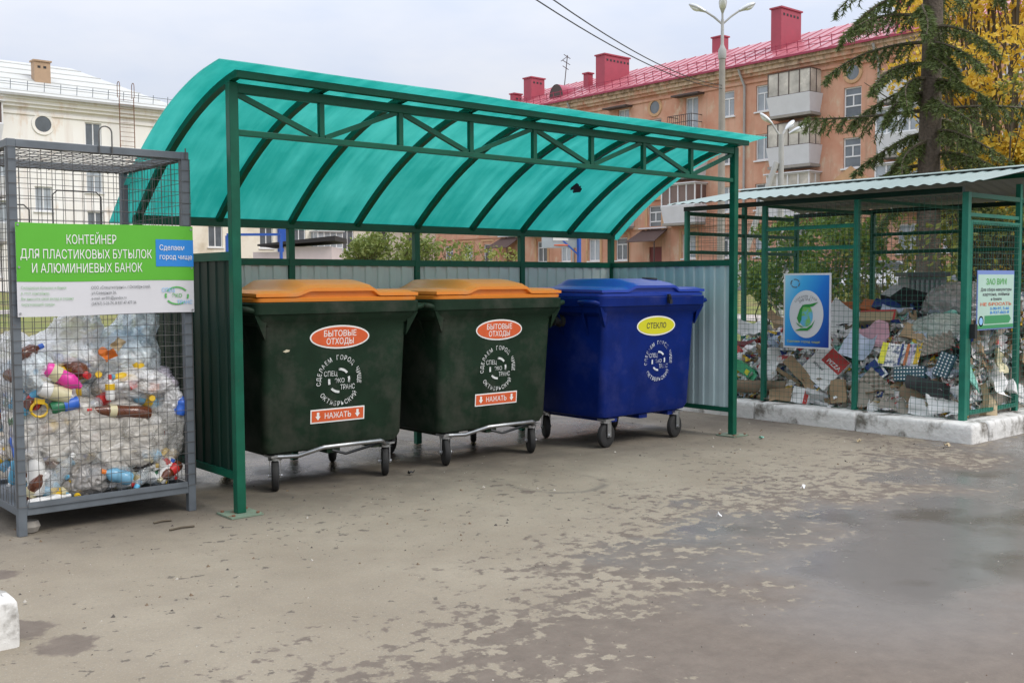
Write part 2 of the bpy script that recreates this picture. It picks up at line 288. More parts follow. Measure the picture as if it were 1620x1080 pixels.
# ------------------------------------------------------------------ mesh helpers
class MB:
    def __init__(s): s.v=[]; s.f=[]; s.m=[]; s.cur=0
    def add(s, vs, fs):
        b=len(s.v); s.v.extend(tuple(v) for v in vs)
        for f in fs: s.f.append(tuple(i+b for i in f)); s.m.append(s.cur)
        return s
    def quad(s,a,b,c,d): return s.add((a,b,c,d),[(0,1,2,3)])
    def box(s,x0,x1,y0,y1,z0,z1):
        return s.add([(x,y,z) for z in (z0,z1) for y in (y0,y1) for x in (x0,x1)],[(0,2,3,1),(4,5,7,6),(0,1,5,4),(2,6,7,3),(0,4,6,2),(1,3,7,5)])
    def rbox(s,c,size,rot,bev=0):
        """box turned by euler rot"""
        Rm = rot if isinstance(rot,Matrix) else Matrix.Rotation(rot[2],3,'Z')@Matrix.Rotation(rot[1],3,'Y')@Matrix.Rotation(rot[0],3,'X')
        c=Vector(c); h=[q/2 for q in size]
        vs=[c+Rm@Vector((x*h[0],y*h[1],z*h[2])) for z in (-1,1) for y in (-1,1) for x in (-1,1)]
        return s.add(vs,[(0,2,3,1),(4,5,7,6),(0,1,5,4),(2,6,7,3),(0,4,6,2),(1,3,7,5)])
    def bar(s,p0,p1,w,h=None,up=(0,0,1)):
        h=h or w; p0=Vector(p0); p1=Vector(p1); d=(p1-p0).normalized(); up=Vector(up)
        if abs(d.dot(up))>.98: up=Vector((0,1,0))
        a=d.cross(up).normalized(); b=a.cross(d)
        vs=[p+a*(x*w/2)+b*(y*h/2) for p in (p0,p1) for x,y in ((-1,-1),(1,-1),(1,1),(-1,1))]
        return s.add(vs,[(0,1,2,3),(7,6,5,4),(0,4,5,1),(1,5,6,2),(2,6,7,3),(3,7,4,0)])
    def tube(s,pts,r,n=6,caps=True):
        pts=[Vector(p) for p in pts]; rs=r if isinstance(r,(list,tuple)) else [r]*len(pts)
        vs=[]; up=None
        for i,p in enumerate(pts):
            d=(pts[min(i+1,len(pts)-1)]-pts[max(i-1,0)]).normalized()
            if up is None:
                up=Vector((0,0,1)) if abs(d.z)<.9 else Vector((1,0,0))
            a=d.cross(up).normalized(); b=a.cross(d).normalized(); up=b
            for k in range(n):
                t=2*math.pi*k/n; vs.append(p+a*(rs[i]*math.cos(t))+b*(rs[i]*math.sin(t)))
        fs=[(i*n+k,i*n+(k+1)%n,(i+1)*n+(k+1)%n,(i+1)*n+k) for i in range(len(pts)-1) for k in range(n)]
        if caps: fs+= [tuple(range(n-1,-1,-1)), tuple((len(pts)-1)*n+k for k in range(n))]
        return s.add(vs,fs)
    def loft(s,rings,caps=True):
        n=len(rings[0]); vs=[p for r in rings for p in r]
        fs=[(i*n+k,i*n+(k+1)%n,(i+1)*n+(k+1)%n,(i+1)*n+k) for i in range(len(rings)-1) for k in range(n)]
        if caps: fs+=[tuple(range(n-1,-1,-1)), tuple((len(rings)-1)*n+k for k in range(n))]
        return s.add(vs,fs)
    def lathe(s,prof,o=(0,0,0),axis=(0,0,1),n=14):
        o=Vector(o); q=Vector(axis).normalized().to_track_quat('Z','Y').to_matrix()
        return s.loft([[o+q@Vector((r*math.cos(2*math.pi*k/n),r*math.sin(2*math.pi*k/n),z)) for k in range(n)] for r,z in prof])
    def grid(s,nx,ny,fn):
        vs=[fn(i/nx,j/ny) for j in range(ny+1) for i in range(nx+1)]
        return s.add(vs,[(j*(nx+1)+i,j*(nx+1)+i+1,(j+1)*(nx+1)+i+1,(j+1)*(nx+1)+i) for j in range(ny) for i in range(nx)])
    def build(s,name,mats,parent=None,smooth=None,loc=None,bevel=None):
        me=bpy.data.meshes.new(name); me.from_pydata(s.v,[],s.f)
        for k in (mats if isinstance(mats,(list,tuple)) else [mats]): me.materials.append(M[k] if isinstance(k,str) else k)
        if len(me.materials)>1: me.polygons.foreach_set('material_index',s.m)
        if smooth is not None:
            me.polygons.foreach_set('use_smooth',[True]*len(me.polygons))
            me.set_sharp_from_angle(angle=R(smooth))
        me.validate(); me.update()
        o=bpy.data.objects.new(name,me); COL.objects.link(o)
        if parent is not None: o.parent=parent
        if loc is not None: o.location=loc
        if bevel:
            b=o.modifiers.new('bevel','BEVEL'); b.width=bevel; b.segments=2; b.limit_method='ANGLE'; b.angle_limit=R(40)
        return o
def tag(o,label=None,cat=None,group=None,kind=None):
    if label: o['label']=label
    if cat: o['category']=cat
    if group: o['group']=group
    if kind: o['kind']=kind
    return o
def thing(name,label,cat,loc=(0,0,0),rz=0,group=None):
    o=bpy.data.objects.new(name,None); COL.objects.link(o); o.empty_display_size=.1
    o.location=loc; o.rotation_euler=(0,0,rz); return tag(o,label,cat,group)
def copy_tree(o,parent=None):
    c=o.copy(); COL.objects.link(c); c.parent=parent
    for ch in list(o.children): copy_tree(ch,c)
    return c
def smoothstep(a,b,x):
    t=min(1,max(0,(x-a)/(b-a))); return t*t*(3-2*t)
def gz(x,y):
    """ground height: the yard is level, the land rises gently towards the houses"""
    return .85*smoothstep(22,55,math.hypot(x+2.66,y+5.55))
_fcache={}
def glyphs(body,bold=0):
    k=(body,bold)
    if k not in _fcache:
        f=bpy.data.curves.new('t','FONT'); f.body=body; f.resolution_u=4; f.offset=bold
        o=bpy.data.objects.new('t',f); COL.objects.link(o)
        me=bpy.data.meshes.new_from_object(o.evaluated_get(bpy.context.evaluated_depsgraph_get()))
        vs=[tuple(v.co) for v in me.vertices]; fs=[tuple(p.vertices) for p in me.polygons]
        x0=min([v[0] for v in vs] or [0]); x1=max([v[0] for v in vs] or [0])
        bpy.data.objects.remove(o); bpy.data.curves.remove(f); bpy.data.meshes.remove(me)
        _fcache[k]=(vs,fs,x0,x1)
    return _fcache[k]
def text(mb,body,o,ex,ey,h,width=None,align='L',bold=0.0,cond=.8):
    """lettering of cap height h laid on the plane (o; ex, ey)"""
    vs,fs,x0,x1=glyphs(body,bold); s=h/.728; sx=(width/(x1-x0)) if width else s*cond
    w=(x1-x0)*sx; off={'L':0,'C':-w/2,'R':-w}[align]
    o=Vector(o); ex=Vector(ex); ey=Vector(ey)
    mb.add([o+ex*((v[0]-x0)*sx+off)+ey*(v[1]*s) for v in vs],fs)
    return w
def arctext(mb,body,c,ex,ey,r,h,a0,a1,inside=False,bold=.015):
    """letters spread along an arc from angle a0 to a1 (degrees, 90 = top)"""
    c=Vector(c); ex=Vector(ex); ey=Vector(ey); n=len(body)
    for i,ch in enumerate(body):
        if ch==' ': continue
        a=R(a0+(a1-a0)*(i+.5)/n); rad=ex*math.cos(a)+ey*math.sin(a); tan=ex*math.sin(a)-ey*math.cos(a)
        if inside: rad,tan=-rad,-tan
        p=c+(ex*math.cos(a)+ey*math.sin(a))*r
        text(mb,ch,p-rad*(h/2),tan,rad,h,align='C',bold=bold,cond=.85)
def rrect(hx,hy,r,z,cx=0,cy=0,n=5):
    pts=[]
    for k,(sx,sy) in enumerate(((1,1),(-1,1),(-1,-1),(1,-1))):
        for j in range(n+1):
            a=R(90*k+90*j/n); pts.append((cx+sx*(hx-r)+r*math.cos(a),cy+sy*(hy-r)+r*math.sin(a),z))
    return pts
# ================================================================== ground
mb=MB()
def axis(lo,hi):
    v=[]; x=0
    while x<hi: v.append(x); x+=max(1.2,x*.09)
    v.append(hi); w=[]; x=1.2
    while x<-lo: w.append(-x); x+=max(1.2,x*.09)
    w.append(lo); return sorted(w+v)
xs=axis(-180,260); ys=axis(-90,260)
mb.add([(x,y,gz(x,y)) for y in ys for x in xs],[(j*len(xs)+i,j*len(xs)+i+1,(j+1)*len(xs)+i+1,(j+1)*len(xs)+i) for j in range(len(ys)-1) for i in range(len(xs)-1)])
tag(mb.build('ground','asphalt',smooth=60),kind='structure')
def sheet(name,m,x0,x1,y0,y1,dz,step=1.5,kind='structure'):
    mb=MB(); nx=max(1,int((x1-x0)/step)); ny=max(1,int((y1-y0)/step))
    def fn(a,b):
        x=x0+(x1-x0)*a; y=y0+(y1-y0)*b; return (x,y,gz(x,y)+dz)
    mb.grid(nx,ny,fn); return tag(mb.build(name,m,smooth=60),kind=kind)
sheet('lawn','lawn',-40,49,8.5,62,.03); sheet('lawn','lawn',9.6,38.5,-25,8.5,.03)
sheet('path','path',22,24.2,-24,61,.05); sheet('path','path',-39,21.9,30,32,.05)
sheet('road','road',39.5,45.5,-24,61,.055)

# ================================================================== shelter
H=2.5; WID=4.5994; DEP=1.4616
def arch(y): return 2.515-.16*y-.228*y*y
sh=thing('bin_shelter','green steel shelter with a curved translucent roof over the row of wheeled bins','shelter')
GP='green_paint'
for x in (0,WID):
    MB().bar((x,0,.0125),(x,0,H-.02),.055).build('post',GP,sh,bevel=.004)
    pl=MB(); pl.box(x-.10,x+.10,-.10,.10,.002,.012)
    pb=pl.build('base_plate','plate',sh)
    for a in (-.075,.075):
        for b in (-.075,.075): MB().lathe([(.011,.0125),(.011,.022)],(x+a,b,0),n=6).build('bolt','rust',pb)
for i in range(5):
    x=WID*i/4
    MB().bar((x,DEP,.003),(x,DEP,1.755),.05).build('post',GP,sh,bevel=.004)
for i in range(9):                                            # nine bent ribs
    x=WID*i/8; pts=[(x,y,arch(y)) for y in np.linspace(-.09,DEP,15)]; pts=[(a,b,c-.014) for a,b,c in pts]; mb=MB()
    rings=[]
    for k,p in enumerate(pts):
        p=Vector(p); d=(Vector(pts[min(k+1,14)])-Vector(pts[max(k-1,0)])).normalized(); n=Vector((1,0,0)).cross(d)
        rings.append([p+Vector((sx*.02,0,0))+n*(sz*.02) for sx,sz in ((-1,-1),(1,-1),(1,1),(-1,1))])
    mb.loft(rings).build('rib',GP,sh,smooth=30)
MB().bar((-.03,-.112,2.504),(WID+.03,-.112,2.504),.042).build('front_beam',GP,sh,bevel=.004)
MB().bar((-.03,DEP,1.776),(WID+.03,DEP,1.776),.056,.06).build('rear_beam',GP,sh,bevel=.004)
MB().bar((.028,0,2.447),(WID-.028,0,2.447),.045,.055).build('upper_chord',GP,sh,bevel=.004)
MB().bar((.028,0,2.198),(WID-.028,0,2.198),.034,.034).build('lower_chord',GP,sh,bevel=.003)
for i in range(1,8):
    x=WID*i/8; MB().bar((x,0,2.216),(x,0,2.419),.032).build('web_post',GP,sh)
for i in range(8):
    a,b=(2.419,2.217) if i%2==0 else (2.217,2.419)
    MB().bar((WID*i/8+.026,.003,a),(WID*(i+1)/8-.026,.003,b),.026,.03).build('diagonal_brace',GP,sh)
mb=MB()                                                       # curved sheet, 6 mm thick
ysx=np.linspace(-.21,1.53,26)
def csh(y,o): return arch(y)+.012+o
rings=[[(x,y,csh(y,o)-.004*math.sin(9*y)*0) for x,o in ((-.17,0),(WID+.17,0),(WID+.17,.006),(-.17,.006))] for y in ysx]
for a in rings: pass
nx=36
def top(a,b,o):
    x=-.17+(WID+.34)*a; y=-.21+1.74*b
    return (x,y,csh(y,o)+.004*noise.noise((x*2.1,y*3,0))+ (.006*noise.noise((x*1.7,9,0)) if b<.08 else 0))
mb.grid(nx,26,lambda a,b: top(a,b,0)); mb.grid(nx,26,lambda a,b: top(a,b,.006))
for b in (0,1):
    mb.add([top(i/nx,b,o) for i in range(nx+1) for o in (0,.006)],[(2*i,2*i+2,2*i+3,2*i+1) for i in range(nx)])
for a in (0,1):
    mb.add([top(a,j/26,o) for j in range(27) for o in (0,.006)],[(2*j,2*j+2,2*j+3,2*j+1) for j in range(26)])
cs=mb.build('roof_sheet','polycarb',sh,smooth=50)
mb=MB(); px,py=3.66,.97                                       # dark torn patch on the underside
pts=[]
for k in range(14):
    a=2*math.pi*k/14; r=.043*(1+.45*math.sin(2*a+.5)+.25*math.sin(5*a)); x=px+r*1.3*math.cos(a); y=py+r*1.2*math.sin(a); pts.append((x,y,arch(y)+.001))
mb.add(pts+[(p[0],p[1],p[2]+.006) for p in pts],[tuple(range(14)),tuple(range(27,13,-1))]+[(k,(k+1)%14,14+(k+1)%14,14+k) for k in range(14)])
tag(mb.build('torn_patch','dark',cs),'small dark torn patch on the green roof')
# wall frames and profiled sheets
def corr(mb,p0,p1,z0,z1,nrm,pitch=.115,d=.012,off=0):
    p0=Vector((*p0,0)); p1=Vector((*p1,0)); ln=(p1-p0).length; e=(p1-p0)/ln; n=Vector((*nrm,0)); t=0; prof=[]
    while t<ln:
        for u,h in ((0,0),(.42,0),(.5,1),(.92,1)):
            if t+u*pitch<ln: prof.append((t+u*pitch,h))
        t+=pitch
    prof.append((ln,0)); vs=[]
    for t,h in prof:
        q=p0+e*t+n*(h*d+off); vs+= [(q.x,q.y,z0),(q.x,q.y,z1)]
    mb.add(vs,[(2*i,2*i+2,2*i+3,2*i+1) for i in range(len(prof)-1)])
def wall(p0,p1,nrm,mi,mo,zr=1.497,zb=.224,label=None,dp=.012):
    """nrm points into the shelter"""
    mb=MB(); corr(mb,p0,p1,zb+.01,zr-.01,nrm,d=dp); mb.cur=1; corr(mb,p0,p1,zb+.01,zr-.01,nrm,d=dp,off=-.002)
    o=mb.build('wall_sheet',[mi,mo],sh,smooth=20); tag(o,label)
for i in range(4):
    x0,x1=WID*i/4+.025,WID*(i+1)/4-.025
    wall((x0,DEP),(x1,DEP),(0,-1),'grey_sheet','dark_green_sheet')
    MB().bar((x0,DEP,1.497),(x1,DEP,1.497),.04,.05).build('wall_rail',GP,sh)
    MB().bar((x0,DEP,.224),(x1,DEP,.224),.04).build('wall_rail',GP,sh)
for x,nm,mi in ((0,1,'dark_green_sheet'),(WID,-1,'teal_sheet')):
    wall((x,.03),(x,DEP-.03),(nm,0),mi,'dark_green_sheet',dp=.007 if x==0 else .012)
    MB().bar((x,.0275,1.497),(x,DEP-.025,1.497),.04,.05).build('wall_rail',GP,sh)
    MB().bar((x,.0275,.224),(x,DEP-.025,.224),.04).build('wall_rail',GP,sh)

# ================================================================== wheeled bins
def fy(z): return -(.42+.05*(z-.28)/.72)
EY=Vector((0,-.05/.72,1)).normalized(); EX=Vector((1,0,0))
def fp(x,z,o=.003): return Vector((x,fy(z)-o,z))
def decal_ellipse(cx,cz,rx,rz,o,n=40,t=.0015):
    mb=MB(); c=fp(cx,cz,o); nn=Vector((0,-1,-.07)).normalized()
    r=[c+EX*(rx*math.cos(2*math.pi*k/n))+EY*(rz*math.sin(2*math.pi*k/n)) for k in range(n)]
    mb.loft([r,[q+nn*t for q in r]]); return mb
M['cream_chip']=mat('cream_chip',(.6,.55,.4),.6)
def make_bin(name,label,group,body,lid,blue=False,wdir=((.45,.9),)*4):
    t=thing(name,label,'waste bin',group=group); sx=1.03 if blue else 1
    mb=MB(); rings=[rrect(hx*sx,hy,r,z) for z,hx,hy,r in ((.235,.46,.36,.05),(.25,.505,.40,.05),(.30,.525,.42,.045),(.70,.532,.446,.045),(1.0,.538,.470,.045),(1.065,.542,.476,.045),(1.095,.598,.497,.055),(1.14,.612,.515,.05),(1.145,.620,.524,.05),(1.212,.622,.526,.05),(1.217,.618,.522,.05),(1.218,.56,.47,.05))]
    mb.loft(rings)
    for k in range(-5,6):                                     # stiffening ribs below the rim
        x=k*.105*sx; mb.add([(x-.006,-.474,1.075),(x+.006,-.474,1.075),(x+.006,-.512,1.139),(x-.006,-.512,1.139),(x-.006,-.46,1.139),(x+.006,-.46,1.139)],[(0,1,2,3),(0,3,4),(1,5,2)])
    for s in (-1,1):                                          # corner gussets
        x0,x1=s*.530*sx,s*.612*sx
        for y in (-.505,.49):
            yy=y+.05*(1 if y<0 else -1)
            mb.add([(x0,y+.03*(1 if y<0 else -1),.98),(x0,yy,.98),(x1,y,1.139),(x1,yy,1.139),(x0,y,1.139),(x0,yy,1.139)],[(0,2,4),(1,5,3),(0,1,3,2)])
        for y0,y1 in ((-.30,-.27),(-.015,.015),(.27,.30)):     # side ribs
            mb.add([(s*.534*sx,y0,.9),(s*.534*sx,y1,.9),(s*.612*sx,y1,1.139),(s*.612*sx,y0,1.139)],[(0,1,2,3)])
    for k in (-.36,0,.36): mb.box(k-.05,k+.05,-.38,.38,.205,.24)   # ribs of the floor
    bo=mb.build('body',body,t,smooth=35)
    # lid: lower lip, upper slab, raised middle
    mb=MB(); mb.loft([rrect(.610*sx,.508,.05,1.221,0,-.004),rrect(.613*sx,.512,.05,1.243,0,-.004),rrect(.60*sx,.498,.05,1.25,0,-.004)])
    lo=mb.build('lid',lid,t,smooth=35)
    mb=MB()
    def hump(x,y):
        a=smoothstep(-.34,-.21,x)*(1-smoothstep(.24,.30,x)); b=.50+.50*smoothstep(-.52,-.22,y); b*=1-smoothstep(.28,.46,y)
        return .068*a*b
    hx,hy=.606*sx,.512
    def top(a,b):
        x=-hx+2*hx*a; y=-hy+2*hy*b-.006; e=min(hx-abs(x),hy-abs(y+.006))
        return (x,y,1.272+.016*smoothstep(0,.06,e)+hump(x,y)+.010*math.cos(y*2.6))
    nx,ny=64,40; mb.grid(nx,ny,top)
    rim=[(i,0) for i in range(nx)]+[(nx,j) for j in range(ny)]+[(i,ny) for i in range(nx,0,-1)]+[(0,j) for j in range(ny,0,-1)]
    up=[top(i/nx,j/ny) for i,j in rim]; dn=[(x,y,z-.021) for x,y,z in up]; d2=[(x*.95,y*.945,z-.02) for x,y,z in up]; d3=[(x*.95,y*.945,1.2505) for x,y,z in up]; n=len(up)
    mb.add(up+dn+d2+d3,[(r*n+k,(r+1)*n+k,(r+1)*n+(k+1)%n,r*n+(k+1)%n) for r in range(3) for k in range(n)])
    mb.build('lid_top',lid,lo,smooth=40)
    hb=MB()
    for x in (-.30,.30): hb.loft([rrect(.075,.035,.02,z,x*sx,.50) for z in (1.235,1.285)]); hb.lathe([(.022,-.09),(.022,.09)],(x*sx,.54,1.262),(1,0,0),n=10)
    hb.build('hinge',lid,lo,smooth=40)
    for s in (-1,1):                                          # side handles and lifting pin
        for y in (-.40,.36):
            MB().tube([(s*.60*sx,y-.085,1.165),(s*.655*sx,y-.085,1.178),(s*.672*sx,y-.07,1.18),(s*.672*sx,y+.07,1.18),(s*.655*sx,y+.085,1.178),(s*.60*sx,y+.085,1.165)],.018,8).build('handle',body,t,smooth=50)
        MB().lathe([(.055,.0),(.05,.03),(.032,.035),(.032,.085),(.04,.09),(.04,.10)],(s*.535*sx,.02,1.02),(s,0,0),n=14).build('lifting_pin',body if not blue else 'rubber',t,smooth=40)
    # casters
    k=0
    for y in (-.36,.36):
        for x in (-.42,.42):
            dx,dy=Vector(wdir[k]).normalized(); k+=1; c=Vector((x+dx*.0,y+dy*.0,.1)); ax=Vector((dy,-dx,0)); fwd=Vector((dx,dy,0))
            fk=MB(); fk.box(x-.05,x+.05,y-.05,y+.05,.222,.2345)
            fk.lathe([(.045,.20),(.045,.222)],(x,y,0),n=14)
            for s in (-1,1):
                p=c+ax*(s*.034); fk.bar(p+Vector((0,0,-.012)),p+Vector((0,0,.104)),.006,.05,up=fwd)
            fk.lathe([(.012,-.045),(.012,.045)],c,ax,n=8)
            fo=fk.build('caster','zinc',t,smooth=30)
            w=MB(); w.lathe([(.03,-.024),(.06,-.024),(.085,-.024),(.097,-.017),(.1,-.006),(.1,.006),(.097,.017),(.085,.024),(.06,.024),(.03,.024)],c,ax,n=28)
            w.build('wheel','rubber',fo,smooth=40)
    if not blue:
        MB().tube([(-.44,-.39,.225),(-.40,-.41,.225),(-.30,-.45,.225),(-.20,-.54,.27),(-.17,-.555,.28),(.26,-.555,.28),(.29,-.54,.27),(.36,-.45,.235),(.42,-.40,.228)],.014,8).build('pedal_bar','zinc',t,smooth=50)
        MB().tube([(-.02,-.40,.225),(.06,-.44,.20),(.14,-.47,.222),(.26,-.545,.262)],.010,6).build('pedal_rod','dark_metal',t,smooth=50)
    # stickers, all on the sloping front
    if not blue:
        cx=.01
        st=decal_ellipse(cx,.985,.225,.078,.002).build('sticker','white',t)
        decal_ellipse(cx,.985,.214,.067,.0036).build('sticker_field','sticker_red',st)
        mb=MB(); text(mb,'БЫТОВЫЕ',fp(cx,.990,.0056),EX,EY,.040,.245,'C',.006); text(mb,'ОТХОДЫ',fp(cx,.938,.0056),EX,EY,.040,.205,'C',.006); mb.build('lettering','white',st)
        s2=MB(); q=lambda x0,x1,z0,z1,o: s2.add([fp(x0,z0,o),fp(x1,z0,o),fp(x1,z1,o),fp(x0,z1,o),fp(x0,z0,o+.0015),fp(x1,z0,o+.0015),fp(x1,z1,o+.0015),fp(x0,z1,o+.0015)],[(4,5,6,7),(0,1,5,4),(1,2,6,5),(2,3,7,6),(3,0,4,7)])
        q(-.20,.21,.42,.512,.002); st=s2.build('sticker','white',t); s2=MB(); q(-.191,.201,.429,.503,.0036); s2.build('sticker_field','sticker_red',st)
        mb=MB(); text(mb,'НАЖАТЬ',fp(.005,.447,.0056),EX,EY,.038,.20,'C',.006)
        for x in (-.145,.155):                                # press-down arrows
            c=fp(x,.466,.0056); mb.add([c+EX*a+EY*b for a,b in ((-.009,.026),(.009,.026),(.009,0),(.02,0),(0,-.026),(-.02,0),(-.009,0))],[(0,1,2,3,4,5,6)])
        mb.build('lettering','white',st)
        wm,cz='white_worn',.695
    else:
        cx=.06
        st=decal_ellipse(cx,.975,.235,.082,.002).build('sticker','white',t)
        decal_ellipse(cx,.975,.222,.070,.0036).build('sticker_field','sticker_yellow',st)
        mb=MB(); text(mb,'СТЕКЛО',fp(cx,.955,.0056),EX,EY,.045,.24,'C',.02); mb.build('lettering','black_ink',st)
        wm,cz=('white_worn_blue',.68); cx=.11
    mb=MB(); c=fp(cx,cz,.003)                                 # stencilled ring of letters with the arrows inside
    arctext(mb,'СДЕЛАЕМ ГОРОД ЧИЩЕ',c,EX,EY,.155,.031,192,-12,bold=.008)
    arctext(mb,'ОКТЯБРЬСКИЙ',c,EX,EY,.155,.031,212,328,inside=True,bold=.008)
    for a0,a1 in ((40,95),(-12,18),(170,198),(222,272)):
        n=8; vs=[]
        for i in range(n+1):
            a=R(a0+(a1-a0)*i/n)
            for r in (.068,.084): vs.append(c+EX*(r*math.cos(a))+EY*(r*math.sin(a)))
        mb.add(vs,[(2*i,2*i+1,2*i+3,2*i+2) for i in range(n)])
    text(mb,'СПЕЦ',c-EX*.115+EY*.032,EX,EY,.034,.10,'L'); text(mb,'ЭКО',c-EX*.035-EY*.015,EX,EY,.03,.075,'L'); text(mb,'ТРАНС',c+EX*.01-EY*.062,EX,EY,.034,.11,'L')
    mb.build('stencil_logo',wm,t)
    if blue:
        mb=MB()                                               # dark bottle hole in the lid
        hz=1.296+hump(.2,-.27); mb.lathe([(.064,-.01),(.068,.004),(.060,.010),(.05,.006)],(.2,-.27,hz),(0,-.06,1),n=24); tag(mb.build('bottle_hole','dark',lo,smooth=50),'dark round bottle hole in the blue lid')
        mb=MB(); mb.box(.13,.155,-.546,-.527,1.165,1.235); mb.tube([(.132,-.552,1.19),(.132,-.552,1.215),(.153,-.552,1.215),(.153,-.552,1.19)],.004,6); mb.box(.127,.158,-.562,-.547,1.155,1.19)
        mb.build('padlock','dark_metal',t)
    return t
b1=make_bin('wheeled_bin','dark green bin with an orange lid nearest the left post of the shelter','green household waste bins','bin_green','lid_orange',wdir=((.45,.9),(.5,.86),(.8,.5),(.6,.8)))
b2=copy_tree(b1); b2['label']='dark green bin with an orange lid standing right beside the blue bin'
_sc=MB(); _sc.add([fp(x_,z_,.002) for x_,z_ in ((-.405,.905),(-.385,.898),(-.36,.904),(-.355,.913),(-.38,.918))],[(0,1,2,3,4)]); _sc.build('paint_scuff','cream_chip',b1)
b1.location=(.91,.85,0); b1.rotation_euler.z=R(-.6)
b2.location=(2.285,.865,0); b2.rotation_euler.z=R(.4)
b3=make_bin('wheeled_bin','blue glass bin with a blue lid and a yellow oval sticker',None,'bin_blue','lid_blue',True,wdir=((.99,.14),(.98,.2),(.5,.86),(.9,.5)))
b3.location=(3.745,.645,0)

# ================================================================== wire cage for plastic bottles
def wiremesh(mb,o,eu,ev,lu,lv,su,sv,r=.0021,jit=.0015,nv=None):
    o=Vector(o); eu=Vector(eu); ev=Vector(ev); nu=max(1,round(lu/su)); nv=max(1,round(lv/sv)); nn=eu.cross(ev)
    for i in range(nu+1):
        u=lu*i/nu; j=random.uniform(-jit,jit)
        pts=[o+eu*(u+random.uniform(-jit,jit))+ev*(lv*k/6)+nn*(random.uniform(-jit,jit)*2) for k in range(7)]
        mb.tube(pts,r,4,False)
    for i in range(nv+1):
        v=lv*i/nv
        pts=[o+eu*(lu*k/6)+ev*(v+random.uniform(-jit,jit))+nn*(r*2+random.uniform(-jit,jit)*2) for k in range(7)]
        mb.tube(pts,r,4,False)
    return mb
CX0,CX1,CY0,CY1=-1.105,-.165,.30,1.26; CZ0,CZ1=.13,2.10
cg=thing('wire_cage','tall grey wire cage full of plastic bottles and clear bags beside the shelter','cage')
cg_parts=[]
for x in (CX0,CX1):
    for y in (CY0,CY1):
        o=MB().bar((x,y,0),(x,y,CZ1),.045).build('post','cage_grey',cg,bevel=.003)
for z,h in ((CZ1-.022,.044),(CZ0,.045)):
    for y in (CY0,CY1): MB().bar((CX0+.0225,y,z),(CX1-.0225,y,z),.043,h-.003).build('rail','cage_grey',cg,bevel=.003)
    for x in (CX0,CX1): MB().bar((x,CY0+.0225,z),(x,CY1-.0225,z),.043,h-.003).build('rail','cage_grey',cg,bevel=.003)
MB().box(CX0+.03,CX1-.03,CY0+.03,CY1-.03,CZ0-.012,CZ0-.004).build('floor_plate','cage_grey',cg)
MB().bar((CX0+.03,CY0-.027,.165),(CX1-.03,CY0-.027,.165),.008,.03).build('lower_strip','cage_grey',cg)
for y in (CY0-.0255,CY1+.0255): wiremesh(MB(),(CX0-.02,y,.158),(1,0,0),(0,0,1),CX1-CX0+.04,1.90,.053,.063,.0017).build('mesh_panel','wire_grey',cg)
for x in (CX0-.0255,CX1+.0255): wiremesh(MB(),(x,CY0-.02,.158),(0,1,0),(0,0,1),CY1-CY0+.04,1.90,.053,.063,.0017).build('mesh_panel','wire_grey',cg)
wiremesh(MB(),(CX0,CY0,CZ1-.05),(1,0,0),(0,1,0),CX1-CX0,CY1-CY0,.053,.063).build('mesh_panel','wire_grey',cg)
def arcpts(c,ex,r,h,n=10):
    c=Vector(c); ex=Vector(ex)
    return [c-ex*r]+[c+ex*(-r*math.cos(math.pi*k/n))+Vector((0,0,h-r+r*math.sin(math.pi*k/n))) for k in range(n+1)]+[c+ex*r]
MB().tube(arcpts((-.62,CY0-.03,2.05),(1,0,0),.035,.155),.004,6).build('lifting_loop','wire_grey',cg,smooth=50)
MB().tube([(-.165,CY0-.03,2.06),(-.165+.0,CY0-.03,2.12)],.004,6).build('wire_end','wire_grey',cg)
for x0,x1,zt in ((-.93,-.74,1.83),(-.60,-.30,1.93)):          # bent rod frames on the far side
    MB().tube([(x0,CY1+.035,1.45),(x0,CY1+.035,zt-.03),(x0+.03,CY1+.035,zt),(x1-.03,CY1+.035,zt),(x1,CY1+.035,zt-.03),(x1,CY1+.035,1.45)],.005,6).build('bent_rod','wire_grey',cg,smooth=50)

# banner on the cage
sg=thing('sign_banner','green and white lettered banner wired to the front of the grey cage','sign')
SX0,SX1,SY=-1.105,-.14,CY0-.046
def wav(x,z): return SY-.004*math.sin(7*x+2*z)-.003*math.sin(17*x)
def bz(x,z): return z-.004*math.sin(5*x)
def patch(mb,x0,x1,z0,z1,o,t=.002):
    nx=24
    fr=lambda a,b: (x0+(x1-x0)*a, wav(x0+(x1-x0)*a,z0+(z1-z0)*b)-o, bz(x0+(x1-x0)*a,z0+(z1-z0)*b))
    mb.grid(nx,6,fr); return mb
mb=MB(); patch(mb,SX0,SX1,1.172,1.667,0); mb.grid(24,6,lambda a,b:(SX0+(SX1-SX0)*a, wav(SX0+(SX1-SX0)*a,1.172+.495*b)+.002, bz(SX0+(SX1-SX0)*a,1.172+.495*b)))
bn=mb.build('banner_sheet','sign_white',sg,smooth=60)
patch(MB(),SX0,SX1,1.357,1.667,.002).build('green_field','sign_green',sg,smooth=60)
patch(MB(),-.362,SX1,1.435,1.588,.004).build('blue_field','sign_blue',sg,smooth=60)
def stext(mb,body,x,z,h,w=None,al='L',b=.0,cond=.75,o=.006):
    k=len(mb.v); text(mb,body,(x,0,z),(1,0,0),(0,0,1),h,w,al,b,cond)
    for i in range(k,len(mb.v)):
        v=mb.v[i]; mb.v[i]=(v[0],wav(v[0],v[2])-o,bz(v[0],v[2]))
mb=MB(); cx=-.735
